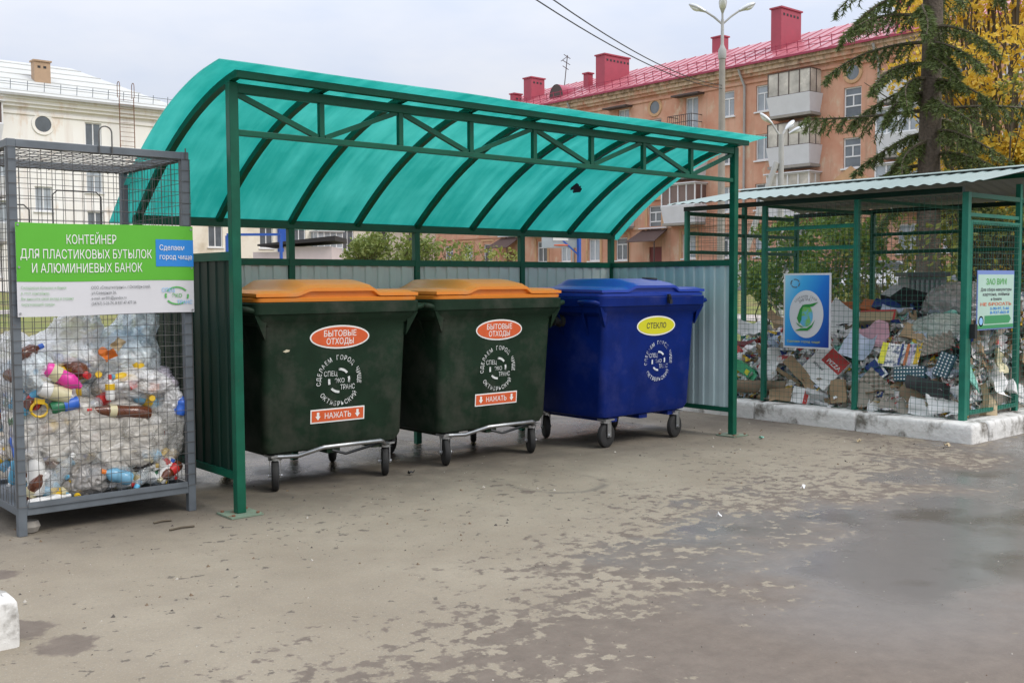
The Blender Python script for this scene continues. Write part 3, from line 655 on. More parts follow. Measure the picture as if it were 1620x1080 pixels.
stext(mb,'КОНТЕЙНЕР',cx+.02,1.560,.050,.265,'C',0); stext(mb,'ДЛЯ ПЛАСТИКОВЫХ БУТЫЛОК',cx,1.480,.050,.70,'C',0); stext(mb,'И АЛЮМИНИЕВЫХ БАНОК',cx,1.405,.050,.59,'C',0)
mb.build('lettering','white',sg); mb=MB()
stext(mb,'Сделаем',-.342,1.528,.030,.145,'L',0,o=.0075); stext(mb,'город чище',-.342,1.476,.030,.192,'L',0,o=.0075)
mb.build('lettering','white',sg)
mb=MB()
for k,s in enumerate(('Складируя бутылки и банки','в этот контейнер,','Вы вносите свой вклад в охрану','окружающей среды.')): stext(mb,s,SX0+.018,1.318-k*.029,.0155,None,'L',0,.80,.007)
mb.build('lettering','ink_green_text',sg)
mb=MB()
for k,s in enumerate(('ООО «Спецэкотранс», г.Октябрьский,','ул.Северная 36,','e-mail: azr301@yandex.ru','(34767) 5-25-74, 8 937 47 477 36')): stext(mb,s,-.725,1.314-k*.029,.0165,None,'L',0,.80,.007)
mb.build('lettering','ink_dark',sg)
mb=MB(); c=(-.245,1.268)
for a0,a1 in ((35,150),(-20,10),(165,195),(215,315)):
    n=10; vs=[]
    for i in range(n+1):
        a=R(a0+(a1-a0)*i/n)
        for r in (.84,1.0):
            x=c[0]+.072*r*math.cos(a); z=c[1]+.053*r*math.sin(a); vs.append((x,wav(x,z)-.004,bz(x,z)))
    mb.add(vs,[(2*i,2*i+1,2*i+3,2*i+2) for i in range(n)])
stext(mb,'ЭКО',c[0],c[1]-.010,.022,.06,'C',.01,o=.0045); mb.build('logo','ink_green',sg)
mb=MB(); stext(mb,'СПЕЦ',c[0]-.088,c[1]+.022,.022,.075,'L',.01,o=.005); stext(mb,'ТРАНС',c[0]+.0,c[1]-.048,.022,.092,'L',.01,o=.005); mb.build('logo','ink_lightblue',sg)
for x in (SX0+.012,SX1-.012):
    for z in (1.652,1.43,1.187): MB().lathe([(.006,0),(.006,.003)],(x,wav(x,z)-.003,z),(0,-1,0),n=10).build('eyelet','zinc',sg)

# ================================================================== cage for waste paper
PX0,PX1,PX2=5.85,6.83,7.83; PYS=(-1.43,-.42,.58,1.56); PZ0,PZ1=.16,2.07
pc=thing('paper_cage','large green wire mesh cage with a corrugated gable roof, heaped with waste paper','cage')
GL='green_paint_light'
for x in (PX0,PX2):
    for y in PYS: MB().bar((x,y,PZ0 if x==PX0 or y==PYS[0] else .002),(x,y,PZ1),.055 if (x,y)==(PX0,PYS[0]) else .045).build('post',GL if x==PX0 else GP,pc,bevel=.004)  # rear posts in deeper green, their backlit shade put into the colour
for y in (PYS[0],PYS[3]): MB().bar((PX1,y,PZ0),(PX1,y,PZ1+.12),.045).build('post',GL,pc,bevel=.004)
for x in (PX0,PX2): MB().bar((x,PYS[0]+.03,PZ1+.0235),(x,PYS[3]+.03,PZ1+.0235),.045).build('eave_rail','dark_green_sheet',pc)  # darkest green paints the shade under the eaves onto these rails
for y in (PYS[0],PYS[3]): MB().bar((PX0+.028,y,PZ1-.022),(PX2-.028,y,PZ1-.022),.04).build('tie_rail',GP,pc)
for y in PYS[1:3]: MB().bar((PX0+.028,y,PZ1+.0),(PX2-.028,y,PZ1+.0),.03).build('tie_rail',GP,pc)
MB().bar((PX1,PYS[0]-.1,PZ1+.195),(PX1,PYS[3]+.03,PZ1+.195),.04).build('ridge_rail',GP,pc)
for z in (1.84,1.645):
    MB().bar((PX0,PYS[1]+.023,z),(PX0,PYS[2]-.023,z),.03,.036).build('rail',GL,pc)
    MB().bar((PX0+.023,PYS[3],z),(PX2-.023,PYS[3],z),.03,.036).build('rail',GP,pc)
    MB().bar((PX2,PYS[0]+.023,z),(PX2,PYS[1]-.023,z),.03,.036).build('rail',GP,pc)
    MB().bar((PX2,PYS[1]+.023,z),(PX2,PYS[2]-.023,z),.03,.036).build('rail',GP,pc)
for x,o in ((PX0,-.026),(PX2,.026)):
    for a,b in zip(PYS[:3],PYS[1:]): wiremesh(MB(),(x+o,a+.01,PZ0+.01),(0,1,0),(0,0,1),b-a-.02,1.88,.05,.05,.0015).build('mesh_panel','wire_green',pc)
for a,b in ((PX0,PX1),(PX1,PX2)):
    wiremesh(MB(),(a+.01,PYS[3]+.026,PZ0+.01),(1,0,0),(0,0,1),b-a-.02,1.88,.05,.05,.0015).build('mesh_panel','wire_green',pc)
wiremesh(MB(),(PX1+.02,PYS[0]-.026,PZ0+.01),(1,0,0),(0,0,1),PX2-PX1-.03,1.88,.05,.05,.0017).build('mesh_panel','wire_green',pc)
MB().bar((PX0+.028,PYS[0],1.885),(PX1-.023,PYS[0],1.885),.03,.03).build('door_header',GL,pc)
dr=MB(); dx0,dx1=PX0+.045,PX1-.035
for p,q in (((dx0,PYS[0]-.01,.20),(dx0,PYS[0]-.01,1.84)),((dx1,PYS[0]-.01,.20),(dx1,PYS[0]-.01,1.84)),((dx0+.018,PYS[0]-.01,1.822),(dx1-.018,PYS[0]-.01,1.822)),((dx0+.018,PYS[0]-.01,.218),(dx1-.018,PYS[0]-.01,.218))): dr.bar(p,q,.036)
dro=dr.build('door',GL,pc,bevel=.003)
wiremesh(MB(),(dx0+.01,PYS[0]-.031,.21),(1,0,0),(0,0,1),dx1-dx0-.02,1.61,.05,.05,.0017).build('door_mesh','wire_green',dro)
mb=MB(); mb.box(dx0-.015,dx0+.03,PYS[0]-.075,PYS[0]-.03,.85,.97); mb.tube([(dx0+.0,PYS[0]-.06,.97),(dx0+.0,PYS[0]-.06,1.0),(dx0+.02,PYS[0]-.06,1.0),(dx0+.02,PYS[0]-.06,.97)],.005,6); mb.build('padlock','dark_metal',dro)
def roofpanel(xe,xr,ze,zr,name='roof_sheet'):
    mb=MB(); y0,y1=-1.66,1.66; ny=int((y1-y0)/.118)*8
    def f(a,b,o):
        y=y0+(y1-y0)*b; x=xe+(xr-xe)*a; return (x,y,ze+(zr-ze)*a+.013*math.sin(2*math.pi*(y-y0)/.118)*.55+o)
    mb.grid(3,ny,lambda a,b:f(a,b,.0)); mb.cur=1; mb.grid(3,ny,lambda a,b:f(a,b,-.003))
    return mb.build(name,['roof_teal','grey_sheet_dark'],pc,smooth=60)
M['roof_teal']=mat('roof_teal',(.24,.31,.295),.45,spec=.3,var=.08,vscale=2); M['grey_sheet_dark']=mat('grey_sheet_dark',(.20,.21,.21),.6)
roofpanel(5.64,PX1,PZ1+.066,PZ1+.262); roofpanel(8.04,PX1,PZ1+.066,PZ1+.262)
MB().add([(PX1-.12,-1.66,PZ1+.265),(PX1,-1.66,PZ1+.29),(PX1+.12,-1.66,PZ1+.265),(PX1-.12,1.66,PZ1+.265),(PX1,1.66,PZ1+.29),(PX1+.12,1.66,PZ1+.265)],[(0,1,4,3),(1,2,5,4)]).build('ridge_cap','roof_teal',pc)

def kerb(x0,x1,y0,y1,label,h=.16,group='whitewashed kerb stones'):
    mb=MB(); cx,cy=(x0+x1)/2,(y0+y1)/2; hx,hy=(x1-x0)/2,(y1-y0)/2; rings=[]
    for z,i in ((-.02,0),(.06,0),(.11,.002),(h-.02,.006),(h-.006,.016),(h,.032)):
        rings.append([Vector((px,py,z)) for px,py,_ in rrect(hx-i*.7,hy-i*.7,.016,0,0,0,2)])
    mb.loft(rings)
    o=mb.build('kerb_stone','whitewash',smooth=50,loc=(cx,cy,0))
    bm=bmesh.new(); bm.from_mesh(o.data); bmesh.ops.triangulate(bm,faces=[f for f in bm.faces if len(f.verts)>4]); bmesh.ops.subdivide_edges(bm,edges=[e for e in bm.edges if e.calc_length()>.12],cuts=5,use_grid_fill=True)
    for v in bm.verts:
        n=noise.noise((v.co.x*9+cx*7,v.co.y*9+cy*5,v.co.z*9))*.006+noise.noise((v.co.x*30+cx,v.co.y*30,v.co.z*30))*.004-.012*max(0,noise.noise((v.co.x*14+cx*3,v.co.y*14+cy,v.co.z*14))-.25)
        v.co+=v.normal*n
    bm.to_mesh(o.data); bm.free()
    return tag(o,label,'kerb',group)
kerb(5.63,5.92,-1.62,-.565,'whitewashed kerb stone at the near corner of the paper cage')
kerb(5.635,5.92,-.55,.535,'whitewashed kerb stone in the middle of the long side, below the blue poster')
kerb(5.64,5.92,.55,1.66,'whitewashed kerb stone beside the right foot of the shelter')
kerb(5.93,6.72,-1.625,-1.34,'whitewashed kerb stone under the cage door')
kerb(6.735,7.8,-1.62,-1.34,'whitewashed kerb stone past the cage door at the right edge')
kerb(-2.5,-1.60,-1.50,-1.33,'lone whitewashed kerb stone at the bottom left corner of the yard',.185)

# posters on the cage
ps=thing('poster','blue poster with a white oval and green leaves round a globe','poster')
X=5.805; M['poster_blue']=None
def postermat():
    m,t,p=newmat('poster_blue'); co=N(t,'ShaderNodeTexCoord'); s=N(t,'ShaderNodeSeparateXYZ'); L(t,co.outputs['Object'],s.inputs[0])
    a=N(t,'ShaderNodeMath',operation='MULTIPLY_ADD'); L(t,s.outputs['Y'],a.inputs[0]); a.inputs[1].default_value=1.15; a.inputs[2].default_value=.28
    b=N(t,'ShaderNodeMath',operation='MULTIPLY_ADD'); L(t,s.outputs['Z'],b.inputs[0]); b.inputs[1].default_value=.55; L(t,a.outputs[0],b.inputs[2])
    r=N(t,'ShaderNodeValToRGB'); L(t,b.outputs[0],r.inputs[0]); e=r.color_ramp.elements
    e[0].position=.05; e[0].color=(.012,.04,.26,1); e[1].position=1.0; e[1].color=(.36,.68,.80,1)
    x=e.new(.40); x.color=(.015,.17,.60,1); x=e.new(.68); x.color=(.05,.38,.75,1)
    L(t,r.outputs[0],p.inputs['Base Color']); p.inputs['Roughness'].default_value=.4
    return m
M['poster_blue']=postermat()
MB().box(X,X+.006,-.19,.325,.70,1.41).build('poster_board','sign_white',ps)
MB().box(X-.002,X-.0005,-.172,.307,.718,1.392).build('poster_field','poster_blue',ps)
def yz(o,pts): return [(X-o,.07-a,b) for a,b in pts]       # a to the right, b up
def poly(m,name,o,pts):
    mb=MB(); mb.add(yz(o,pts),[tuple(range(len(pts)))]); return mb.build(name,m,ps)
el=lambda cx,cz,rx,rz,n=40:[(cx+rx*math.cos(2*math.pi*k/n),cz+rz*math.sin(2*math.pi*k/n)) for k in range(n)]
M['globe']=mat('globe',(.12,.40,.62),.4,stain=(.18,.45,.12),sscale=9,spos=(.46,.54)); M['leaf_ink']=mat('leaf_ink',(.03,.25,.05),.4)
poly('sign_white','white_oval',.004,el(0,1.025,.185,.225))
poly('globe','globe_picture',.0055,el(-.005,1.01,.078,.105))
for pts in ([(-.055,1.09),(-.02,1.115),(.04,1.12),(.13,1.14),(.075,1.10),(.03,1.09),(-.03,1.095)],[(-.10,.985),(-.07,1.07),(-.03,1.12),(-.045,1.05),(-.05,.97),(-.075,.93)],
            [(-.125,.865),(-.06,.89),(.01,.895),(.06,.925),(.10,.975),(.065,.905),(.02,.87),(-.05,.868)],[(-.11,.945),(-.06,.915),(-.02,.905),(-.055,.90),(-.09,.92)]):
    poly('leaf_ink','leaf_picture',.007,pts)
mb=MB()
for a0,a1 in ((20,110),(130,200),(215,300),(315,365)):
    n=7; vs=[]
    for i in range(n+1):
        a=R(a0+(a1-a0)*i/n)
        for r in (.8,1): vs.append((X-.004,.07-(-.125+.052*r*math.cos(a)),1.315+.042*r*math.sin(a)))
    mb.add(vs,[(2*i,2*i+1,2*i+3,2*i+2) for i in range(n)])
k0=mb; mb.build('logo','ink_dark',ps)
mb=MB(); cc=(X-.0055,.07,1.03); arctext(mb,'СОХРАНИМ СВОЙ',cc,(0,-1,0),(0,0,1),.165,.02,140,48,bold=0); arctext(mb,'ЗАВТРА!',cc,(0,-1,0),(0,0,1),.135,.026,128,62,bold=0); mb.build('lettering','ink_dark',ps)
mb=MB(); text(mb,'Сделаем город чище!',(X-.004,.28,.755),(0,-1,0),(0,0,1),.022,.36); mb.build('lettering','sticker_yellow',ps)
M['notice_edge']=mat('notice_edge',(.16,.24,.55),.4)
pw=thing('poster','pale lettered notice hung on the door of the paper cage','poster'); Y=PYS[0]-.048
MB().box(5.965,6.655,Y,Y+.006,.915,1.42).build('poster_board','notice_edge',pw)
M['notice_pale']=mat('notice_pale',(.42,.60,.52),.4,var=.1,vscale=2); M['notice_green']=mat('notice_green',(.03,.26,.10),.4)
MB().box(5.975,6.645,Y-.002,Y-.0005,.925,1.385).build('poster_field','notice_pale',pw)
MB().box(5.975,6.645,Y-.0035,Y-.0022,.925,.955).build('green_band','notice_green',pw); 
mb=MB(); mb.add([(6.10,Y-.0035,.965),(6.56,Y-.0035,.965),(6.60,Y-.0035,1.0),(6.56,Y-.0035,1.035),(6.10,Y-.0035,1.035)],[(0,1,2,3,4)]); mb.build('green_band','notice_green',pw)
def nt_(mb,s,x,z,h,w,b=.02): text(mb,s,(x,Y-.004,z),(1,0,0),(0,0,1),h,w,'C',b)
mb=MB(); nt_(mb,'ЗАО ВИМ',6.31,1.30,.05,.38); mb.build('lettering','ink_green',pw)
mb=MB(); nt_(mb,'Для сбора макулатуры',6.31,1.245,.026,.58); nt_(mb,'картона, плёнки',6.31,1.205,.026,.50); nt_(mb,'и бумаги',6.31,1.165,.024,.2); mb.build('lettering','ink_dark',pw)
mb=MB(); nt_(mb,'НЕ БРОСАТЬ',6.31,1.12,.026,.58); mb.build('lettering','sticker_red',pw)
mb=MB(); nt_(mb,'5-90-97, 5-66',6.38,1.082,.024,.36); nt_(mb,'8-937-865-8',6.38,1.048,.024,.36); mb.build('lettering','sign_blue',pw)
mb=MB(); mb.lathe([(.028,0),(.032,.001),(.045,.001)],(6.035,Y-.003,.99),(0,-1,0),n=20); mb.build('logo','ink_lightblue',pw)
# ================================================================== houses
def facade(mb,P,u0,u1,z0,z1,ops,depth=.2):
    us=sorted({u0,u1,*[o[0] for o in ops],*[o[1] for o in ops]}); zs=sorted({z0,z1,*[o[2] for o in ops],*[o[3] for o in ops]})
    for a,b in zip(us,us[1:]):
        col=[o for o in ops if o[0]<=a+1e-6 and o[1]>=b-1e-6]
        z=z0
        for o in sorted(col,key=lambda o:o[2])+[None]:
            e=o[2] if o else z1
            if e>z: mb.quad(P(a,z,0),P(b,z,0),P(b,e,0),P(a,e,0))
            if o: z=o[3]
    for a,b,c,d in ops:
        for p,q in (((a,c),(b,c)),((b,c),(b,d)),((b,d),(a,d)),((a,d),(a,c))): mb.quad(P(*p,0),P(*q,0),P(*q,depth),P(*p,depth))
def pbox(mb,P,u0,u1,z0,z1,d0,d1):
    c=[P(u,z,d) for d in (d0,d1) for z in (z0,z1) for u in (u0,u1)]
    mb.add(c,[(0,1,3,2),(4,6,7,5),(0,4,5,1),(2,3,7,6),(0,2,6,4),(1,5,7,3)])
def window(P,par,o,glass='glass',frame='white_frame',style=0,sill=True):
    a,b,c,d=o; f=MB(); w=.075
    for q in ((a,a+w,c,d),(b-w,b,c,d),(a+w,b-w,c,c+w),(a+w,b-w,d-w,d)): pbox(f,P,*q,.10,.17)
    m=(a+b)/2; zt=c+(d-c)*.70
    if style==0: pbox(f,P,m-w/2,m+w/2,c+w,zt-w/2,.11,.16); pbox(f,P,a+w,b-w,zt-w/2,zt+w/2,.105,.165)
    elif style==1: pbox(f,P,m-w/2,m+w/2,c+w,d-w,.11,.16)
    elif style==2: pbox(f,P,a+w,b-w,c+(d-c)*.36,c+(d-c)*.36+w,.105,.165); pbox(f,P,m-w/2,m+w/2,c+(d-c)*.36+w,c+(d-c)*.72,.11,.16); pbox(f,P,a+w,b-w,c+(d-c)*.72,c+(d-c)*.72+w,.105,.165)
    if sill: pbox(f,P,a-.10,b+.10,c-.09,c-.005,-.10,.02)
    fo=f.build('window',frame,par)
    g=MB(); g.quad(P(a+w*.5,c+w*.5,.145),P(b-w*.5,c+w*.5,.145),P(b-w*.5,d-w*.5,.145),P(a+w*.5,d-w*.5,.145)); g.build('pane',glass,fo)
    return fo
def roundwin(P,par,u,z,r,trim):
    f=MB(); n=24; R0=[P(u+(r+.22)*math.cos(2*math.pi*k/n),z+(r+.22)*math.sin(2*math.pi*k/n),0) for k in range(n)]
    R1=[P(u+(r+.18)*math.cos(2*math.pi*k/n),z+(r+.18)*math.sin(2*math.pi*k/n),-.07) for k in range(n)]
    R2=[P(u+r*math.cos(2*math.pi*k/n),z+r*math.sin(2*math.pi*k/n),-.06) for k in range(n)]; R3=[P(u+r*math.cos(2*math.pi*k/n),z+r*math.sin(2*math.pi*k/n),-.012) for k in range(n)]
    f.loft([R0,R1,R2,R3],caps=False); fo=f.build('round_window',trim,par)
    g=MB(); g.add(R3,[tuple(range(n))]); g.build('pane','glass',fo)
def balcony(P,par,u,zf,w=2.9,glazed=True,gl='glass',iron=False,open_top=False):
    """zf: floor level of the balcony"""
    sl=MB(); pbox(sl,P,u-w/2,u+w/2,zf-.16,zf,-1.05,-.002); bo=sl.build('balcony','concrete',par)
    if iron:
        r=MB()
        for z in (zf+.5,zf+.95): r.bar(P(u-w/2,z,-1.0),P(u+w/2,z,-1.0),.04); r.bar(P(u-w/2,z,0),P(u-w/2,z,-1.0),.04); r.bar(P(u+w/2,z,0),P(u+w/2,z,-1.0),.04)
        n=int(w/.16)
        for k in range(n+1): r.bar(P(u-w/2+w*k/n,zf,-1.0),P(u-w/2+w*k/n,zf+.95,-1.0),.022)
        r.build('railing','iron',bo); return bo
    p=MB(); s=.12
    lo=[P(u-w/2+.08,zf,-.003),P(u-w/2+.10,zf,-.98),P(u+w/2-.10,zf,-.98),P(u+w/2-.08,zf,-.003)]; hi=[P(u-w/2-s,zf+1.08,-.003),P(u-w/2-s+.1,zf+1.08,-1.2),P(u+w/2+s-.1,zf+1.08,-1.2),P(u+w/2+s,zf+1.08,-.003)]
    p.loft([lo,hi]); p.build('parapet','balcony_white',bo)
    if glazed:
        g=MB(); z0,z1=zf+1.085,zf+2.45; a,b=u-w/2+.02,u+w/2-.02; n=4
        g.quad(P(a,z0,-1.08),P(b,z0,-1.08),P(b,z1,-1.08),P(a,z1,-1.08)); g.quad(P(a,z0,-1.08),P(a,z1,-1.08),P(a,z1,-.003),P(a,z0,-.003)); g.quad(P(b,z0,-1.08),P(b,z1,-1.08),P(b,z1,-.003),P(b,z0,-.003)); g.build('glazing',gl,bo)
        f=MB(); fm='white_frame' if not open_top else 'iron'; t=.08 if not open_top else .04
        for k in range(n+1): x=a+(b-a)*k/n; f.bar(P(x,z0,-1.1),P(x,z1,-1.1),t)
        for z in (z0+t/2,z1-t/2): f.bar(P(a,z,-1.102),P(b,z,-1.102),t*.9); f.bar(P(a-.01,z,-1.1),P(a-.01,z,0),t*.9); f.bar(P(b+.01,z,-1.1),P(b+.01,z,0),t*.9)
        f.bar(P(a-.011,z0,-.5),P(a-.011,z1,-.5),t)
        f.build('glazing_frame',fm,bo)
        if not open_top: c=MB(); pbox(c,P,a-.15,b+.15,z1+.003,z1+.07,-1.3,-.002); c.build('balcony_roof','balcony_white',bo)
    return bo
M['glass_cream']=mat('glass_cream',(.50,.47,.41),.25,spec=.6,var=.5,vscale=.9)
# ---- long salmon house
OR=thing('apartment_house','four storey salmon plastered house with a pink red metal roof behind the yard','building',(50,36,.7))
PO=lambda u,z,d:(50+d,u,z)
FZ=(3.6,6.45,9.42,12.35); ops=[]; todo=[]
gl=('glass','glass_pale','glass','glass_pale','glass_pale'); gi=0
def add(o,**k):
    ops.append(o); todo.append((o,k))
for u in (32.58,35.22,46.98,49.92,58.96,61.5,64.1,20.7,17.6,14.4,11.2,8.6):
    w=.92 if u==35.22 else 1.1
    for i,z in enumerate(FZ):
        gi+=1; add((u-w/2,u+w/2,z-.78,z+.78),glass=gl[gi%5],style=0 if (gi*7)%3 else 1)
for u in (30.05,38.3,44.3,23.2,52.5):
    for i,z in enumerate(FZ):
        gi+=1
        if i==0: add((u-.55,u+.55,z-.78,z+.78),glass=gl[gi%5])
        else: add((u-.7,u+.35,z-1.35,z+.80),glass='glass_pale',sill=False,style=1)
for u in (26.6,41.25,56.15):
    for z in (5.55,8.5,11.3): gi+=1; add((u-.55,u+.55,z-.85,z+.85),glass='glass',style=2)
    if u!=26.6: add((u-.62,u+.50,1.35,3.65),door=True)
mb=MB(); facade(mb,PO,6,66,.5,14.0,ops)
mb.add([(50,66,.5),(62,66,.5),(62,66,14),(50,66,14)],[(0,1,2,3)]); mb.add([(50,6,.5),(62,6,.5),(62,6,14),(50,6,14)],[(0,1,2,3)]); mb.add([(62,6,.5),(62,66,.5),(62,66,14),(62,6,14)],[(0,1,2,3)])
mb.quad((50.6,6.1,.5),(50.6,65.9,.5),(50.6,65.9,13.9),(50.6,6.1,13.9))
mb.build('wall','orange_plaster',OR)
for o,k in todo:
    if k.get('door'):
        d=MB(); pbox(d,PO,o[0],o[1],o[2],o[3],.10,.15); dd=d.build('door','door_red',OR)
        h=MB(); h.lathe([(.05,0),(.05,.03)],PO(o[1]-.15,2.5,.10),(-1,0,0),n=8); h.build('handle','zinc',dd)
    else: window(PO,OR,o,**{a:b for a,b in k.items()})
tr=MB()                                                      # cornice, bands, trim
for z0,z1,d in ((13.35,13.5,.10),(13.72,13.9,.22),(13.9,14.15,.38),(14.15,14.38,.55)): pbox(tr,PO,6-d,66+d,z0,z1,-d,.3)
pbox(tr,PO,6,66,4.85,5.02,-.10,-.002)
tr.build('cornice','orange_plaster',OR)
for u in (26.6,41.25,56.15):                                  # stair bay surround with a small pediment
    tr=MB()
    for a in (-.85,.63): pbox(tr,PO,u+a,u+a+.22,4.3,6.75,-.06,-.002)
    tr.add([PO(u-1.15,6.85,-.12),PO(u+1.15,6.85,-.12),PO(u+1.15,7.0,-.12),PO(u,7.75,-.12),PO(u-1.15,7.0,-.12),PO(u-1.15,6.85,-.002),PO(u+1.15,6.85,-.002),PO(u+1.15,7.0,-.002),PO(u,7.75,-.002),PO(u-1.15,7.0,-.002)],[(0,1,2,3,4),(0,1,6,5),(1,2,7,6),(2,3,8,7),(3,4,9,8),(4,0,5,9)])
    pbox(tr,PO,u-.95,u+.95,6.752,6.85,-.16,-.002)
    tr.build('trim','trim',OR)
for u in (44.3,46.98,38.3,52.5,58.96,61.5):
    tr=MB()
    for a in (-.8,.62): pbox(tr,PO,u+a,u+a+.18,2.6,4.6,-.05,-.002)
    pbox(tr,PO,u-.8,u+.8,4.6005,4.75,-.07,-.002)
    tr.build('trim','trim',OR)
for u,z in ((26.6,12.95),(41.25,12.9),(56.15,12.9)): roundwin(PO,OR,u,z,.42,'trim')
for u in (41.25,56.15):
    aw=MB(); aw.add([PO(u-1.3,3.95,-1.5),PO(u+1.3,3.95,-1.5),PO(u+1.1,4.75,0),PO(u-1.1,4.75,0),PO(u-1.3,4.0,-1.5),PO(u+1.3,4.0,-1.5),PO(u+1.1,4.82,0),PO(u-1.1,4.82,0)],[(0,1,2,3),(4,5,6,7),(0,1,5,4),(0,3,7,4),(1,2,6,5)])
    ao=aw.build('entrance_roof','awning',OR); e=MB(); e.bar(PO(u-1.35,4.9,-.3),PO(u+1.15,4.9,-.3),.16,.08); e.build('fascia','balcony_white',ao)
    for s in (-1,1): MB().bar(PO(u+s*1.15,1.0,-1.35),PO(u+s*1.15,3.95,-1.35),.06).build('support','iron',ao)
for i,zf in enumerate((5.1,8.05,10.98)):
    balcony(PO,OR,30.05,zf,2.9,True,'glass_cream',open_top=(i>0))
    balcony(PO,OR,23.2,zf,2.6,i!=2,'glass_pale')
    balcony(PO,OR,38.3,zf,2.8 if i<2 else 2.0,i<2,'glass_brown',iron=(i==2))
    balcony(PO,OR,44.5,zf,2.8 if i<2 else 2.0,False,iron=(i==2))
    balcony(PO,OR,52.5,zf,2.8,True,'glass_pale')
for u in (38.3,44.5): # hoods over the upper balcony doors
    h=MB(); pbox(h,PO,u-1.2,u+1.0,13.22,13.32,-.7,-.002); h.build('hood','iron',OR)
for u in (33.9,24.95,49.0):
    MB().tube([PO(u,1.2,-.12),PO(u,13.2,-.12),PO(u+.1,13.9,-.45),PO(u+.1,14.2,-.6)],.075,8).build('downpipe','concrete_light',OR,smooth=50)
EA,RZ=14.42,17.3
rf=MB(); A=[(49.3,5.2,EA),(62.7,5.2,EA),(62.7,66.8,EA),(49.3,66.8,EA),(56,11,RZ),(56,59.5,RZ)]
rf.add(A,[(0,4,5,3),(1,2,5,4),(0,1,4),(3,5,2)])
ro=rf.build('roof','roof_red',OR); e=MB(); e.box(49.26,49.31,5.2,66.8,EA-.10,EA+.03); e.box(49.3,62.7,66.8,66.85,EA-.10,EA+.03); e.build('eave_edge','roof_edge',ro)
sm=MB()
for k in range(1,70):                                          # standing seams
    y=11+48.5*(k-9)/52
    if 11<=y<=59.5: sm.bar((49.35,y,EA+.045),(55.95,y,RZ+.0),.03,.05)
sm.build('seam','roof_red',ro)
sr=MB(); zr=EA+.30
for k in range(0,80):
    y=7+k*.75; sr.bar((50.1,y,zr),(50.0,y,zr+.62),.035)
for z in (.25,.55): sr.bar((50.05,7,zr+z),(50.05,66,zr+z),.035)
sr.build('snow_rail','roof_edge',ro)
def chimney(x0,x1,y,z1,w=.8,cap=True,par=None,m='chimney_red',z0=15):
    c=MB(); c.box(x0,x1,y,y+w,z0,z1); co=c.build('chimney',m,par)
    k=MB(); k.box(x0-.08,x1+.08,y-.08,y+w+.08,z1+.003,z1+.10); k.build('chimney_cap',m,co)
    n=int((x1-x0)/.36); h=MB()
    for i in range(n): h.box(x0+.2+.36*i,x0+.38+.36*i,y-.012,y-.003,z1-.42,z1-.27)
    if n>1: h.build('vent','dark',co)
chimney(51.9,54.5,47.8,17.75,.9,par=ro); chimney(51.9,54.0,32.7,18.05,.75,par=ro); chimney(51.9,53.3,55.8,17.3,.9,par=ro)
chimney(52.8,53.3,50.4,16.9,.5,par=ro); chimney(57,57.7,41.2,18.6,.9,par=ro); chimney(51.9,54.2,24.4,18.1,.8,par=ro); chimney(52.2,53.0,58.2,16.4,.5,par=ro)
dm=MB(); n=12; f=[(50.9,51.9+.75*math.cos(math.pi*k/n),15.15+.95*math.sin(math.pi*k/n)) for k in range(n+1)]; bk=[(53.2,q[1],q[2]) for q in f]
dm.loft([f,bk],caps=False); dmo=dm.build('dormer','roof_edge',ro,smooth=40); MB().add([(50.93,q[1],q[2]) for q in f],[tuple(range(n+1))]).build('dormer_front','iron',dmo)
an=thing('tv_antenna','thin tilted television antenna on the pink red roof','antenna',(55,55.4,17.3)); q=MB()
q.bar((0,0,-1.0),(0,-.45,2.0),.05); q.build('mast','iron',an); q=MB()
for z,w in ((1.95,.55),(1.5,.65),(1.1,.5)): q.bar((-w,-.43*z/2-w*.4,z),(w,-.43*z/2+w*.4,z-.1),.04); 
q.bar((0,-.42,1.9),(0,.3,1.65),.035); q.build('crossbars','iron',an)
# ---- pale house on the left
WH=thing('apartment_house','pale whitewashed house with a light metal hip roof at the left','building',(10,64,.8))
PW=lambda u,z,d:(u,64+d,z); ops=[]; todo=[]
for u,zs,w in ((17.75,(6.75,3.9),1.05),(20.95,(11.05,8.1,5.3),1.05),(24.3,(9.6,6.7),1.0),(14.6,(11.05,8.1,5.3,2.6),1.05),(11.4,(11.05,8.1),1.1)):
    for z in zs: gi+=1; add((u-w/2,u+w/2,z-.78,z+.78),glass=('glass','glass_pale')[gi%3==0],style=(1,0)[gi%2])
mb=MB(); facade(mb,PW,-20,26.6,.5,12.75,ops); mb.add([(26.6,64,.5),(26.6,76,.5),(26.6,76,12.7),(26.6,64,12.7)],[(0,1,2,3)]); mb.quad((-19.9,64.6,.5),(26.5,64.6,.5),(26.5,64.6,12.7),(-19.9,64.6,12.7)); mb.build('wall','white_plaster',WH)
for o,k in todo: window(PW,WH,o,**k)
tr=MB()
for z0,z1,d in ((11.95,12.1,.08),(12.4,12.6,.25),(12.6,12.85,.40),(12.85,13.05,.55)): pbox(tr,PW,-20,26.6+d,z0,z1,-d,.3)
tr.build('cornice','white_plaster',WH)
roundwin(PW,WH,17.84,11.45,.50,'white_plaster')
rf=MB(); ez=13.1; A=[(-20,63.3,ez),(27.3,63.3,ez),(27.3,76.7,ez),(-20,76.7,ez),(-20,70,16.35),(21.6,70,16.35)]
rf.add(A,[(0,1,5,4),(1,2,5),(2,3,4,5)]); ro=rf.build('roof','roof_white',WH); e=MB(); e.box(-20,27.3,63.26,63.31,ez-.12,ez+.03); e.build('eave_edge','concrete_light',ro)
sm=MB()
for k in range(6): t=(k+.5)/6; sm.bar((-20,63.3+6.7*t,ez+3.25*t+.02),(27.3-5.7*t,63.3+6.7*t,ez+3.25*t+.02),.05,.05)
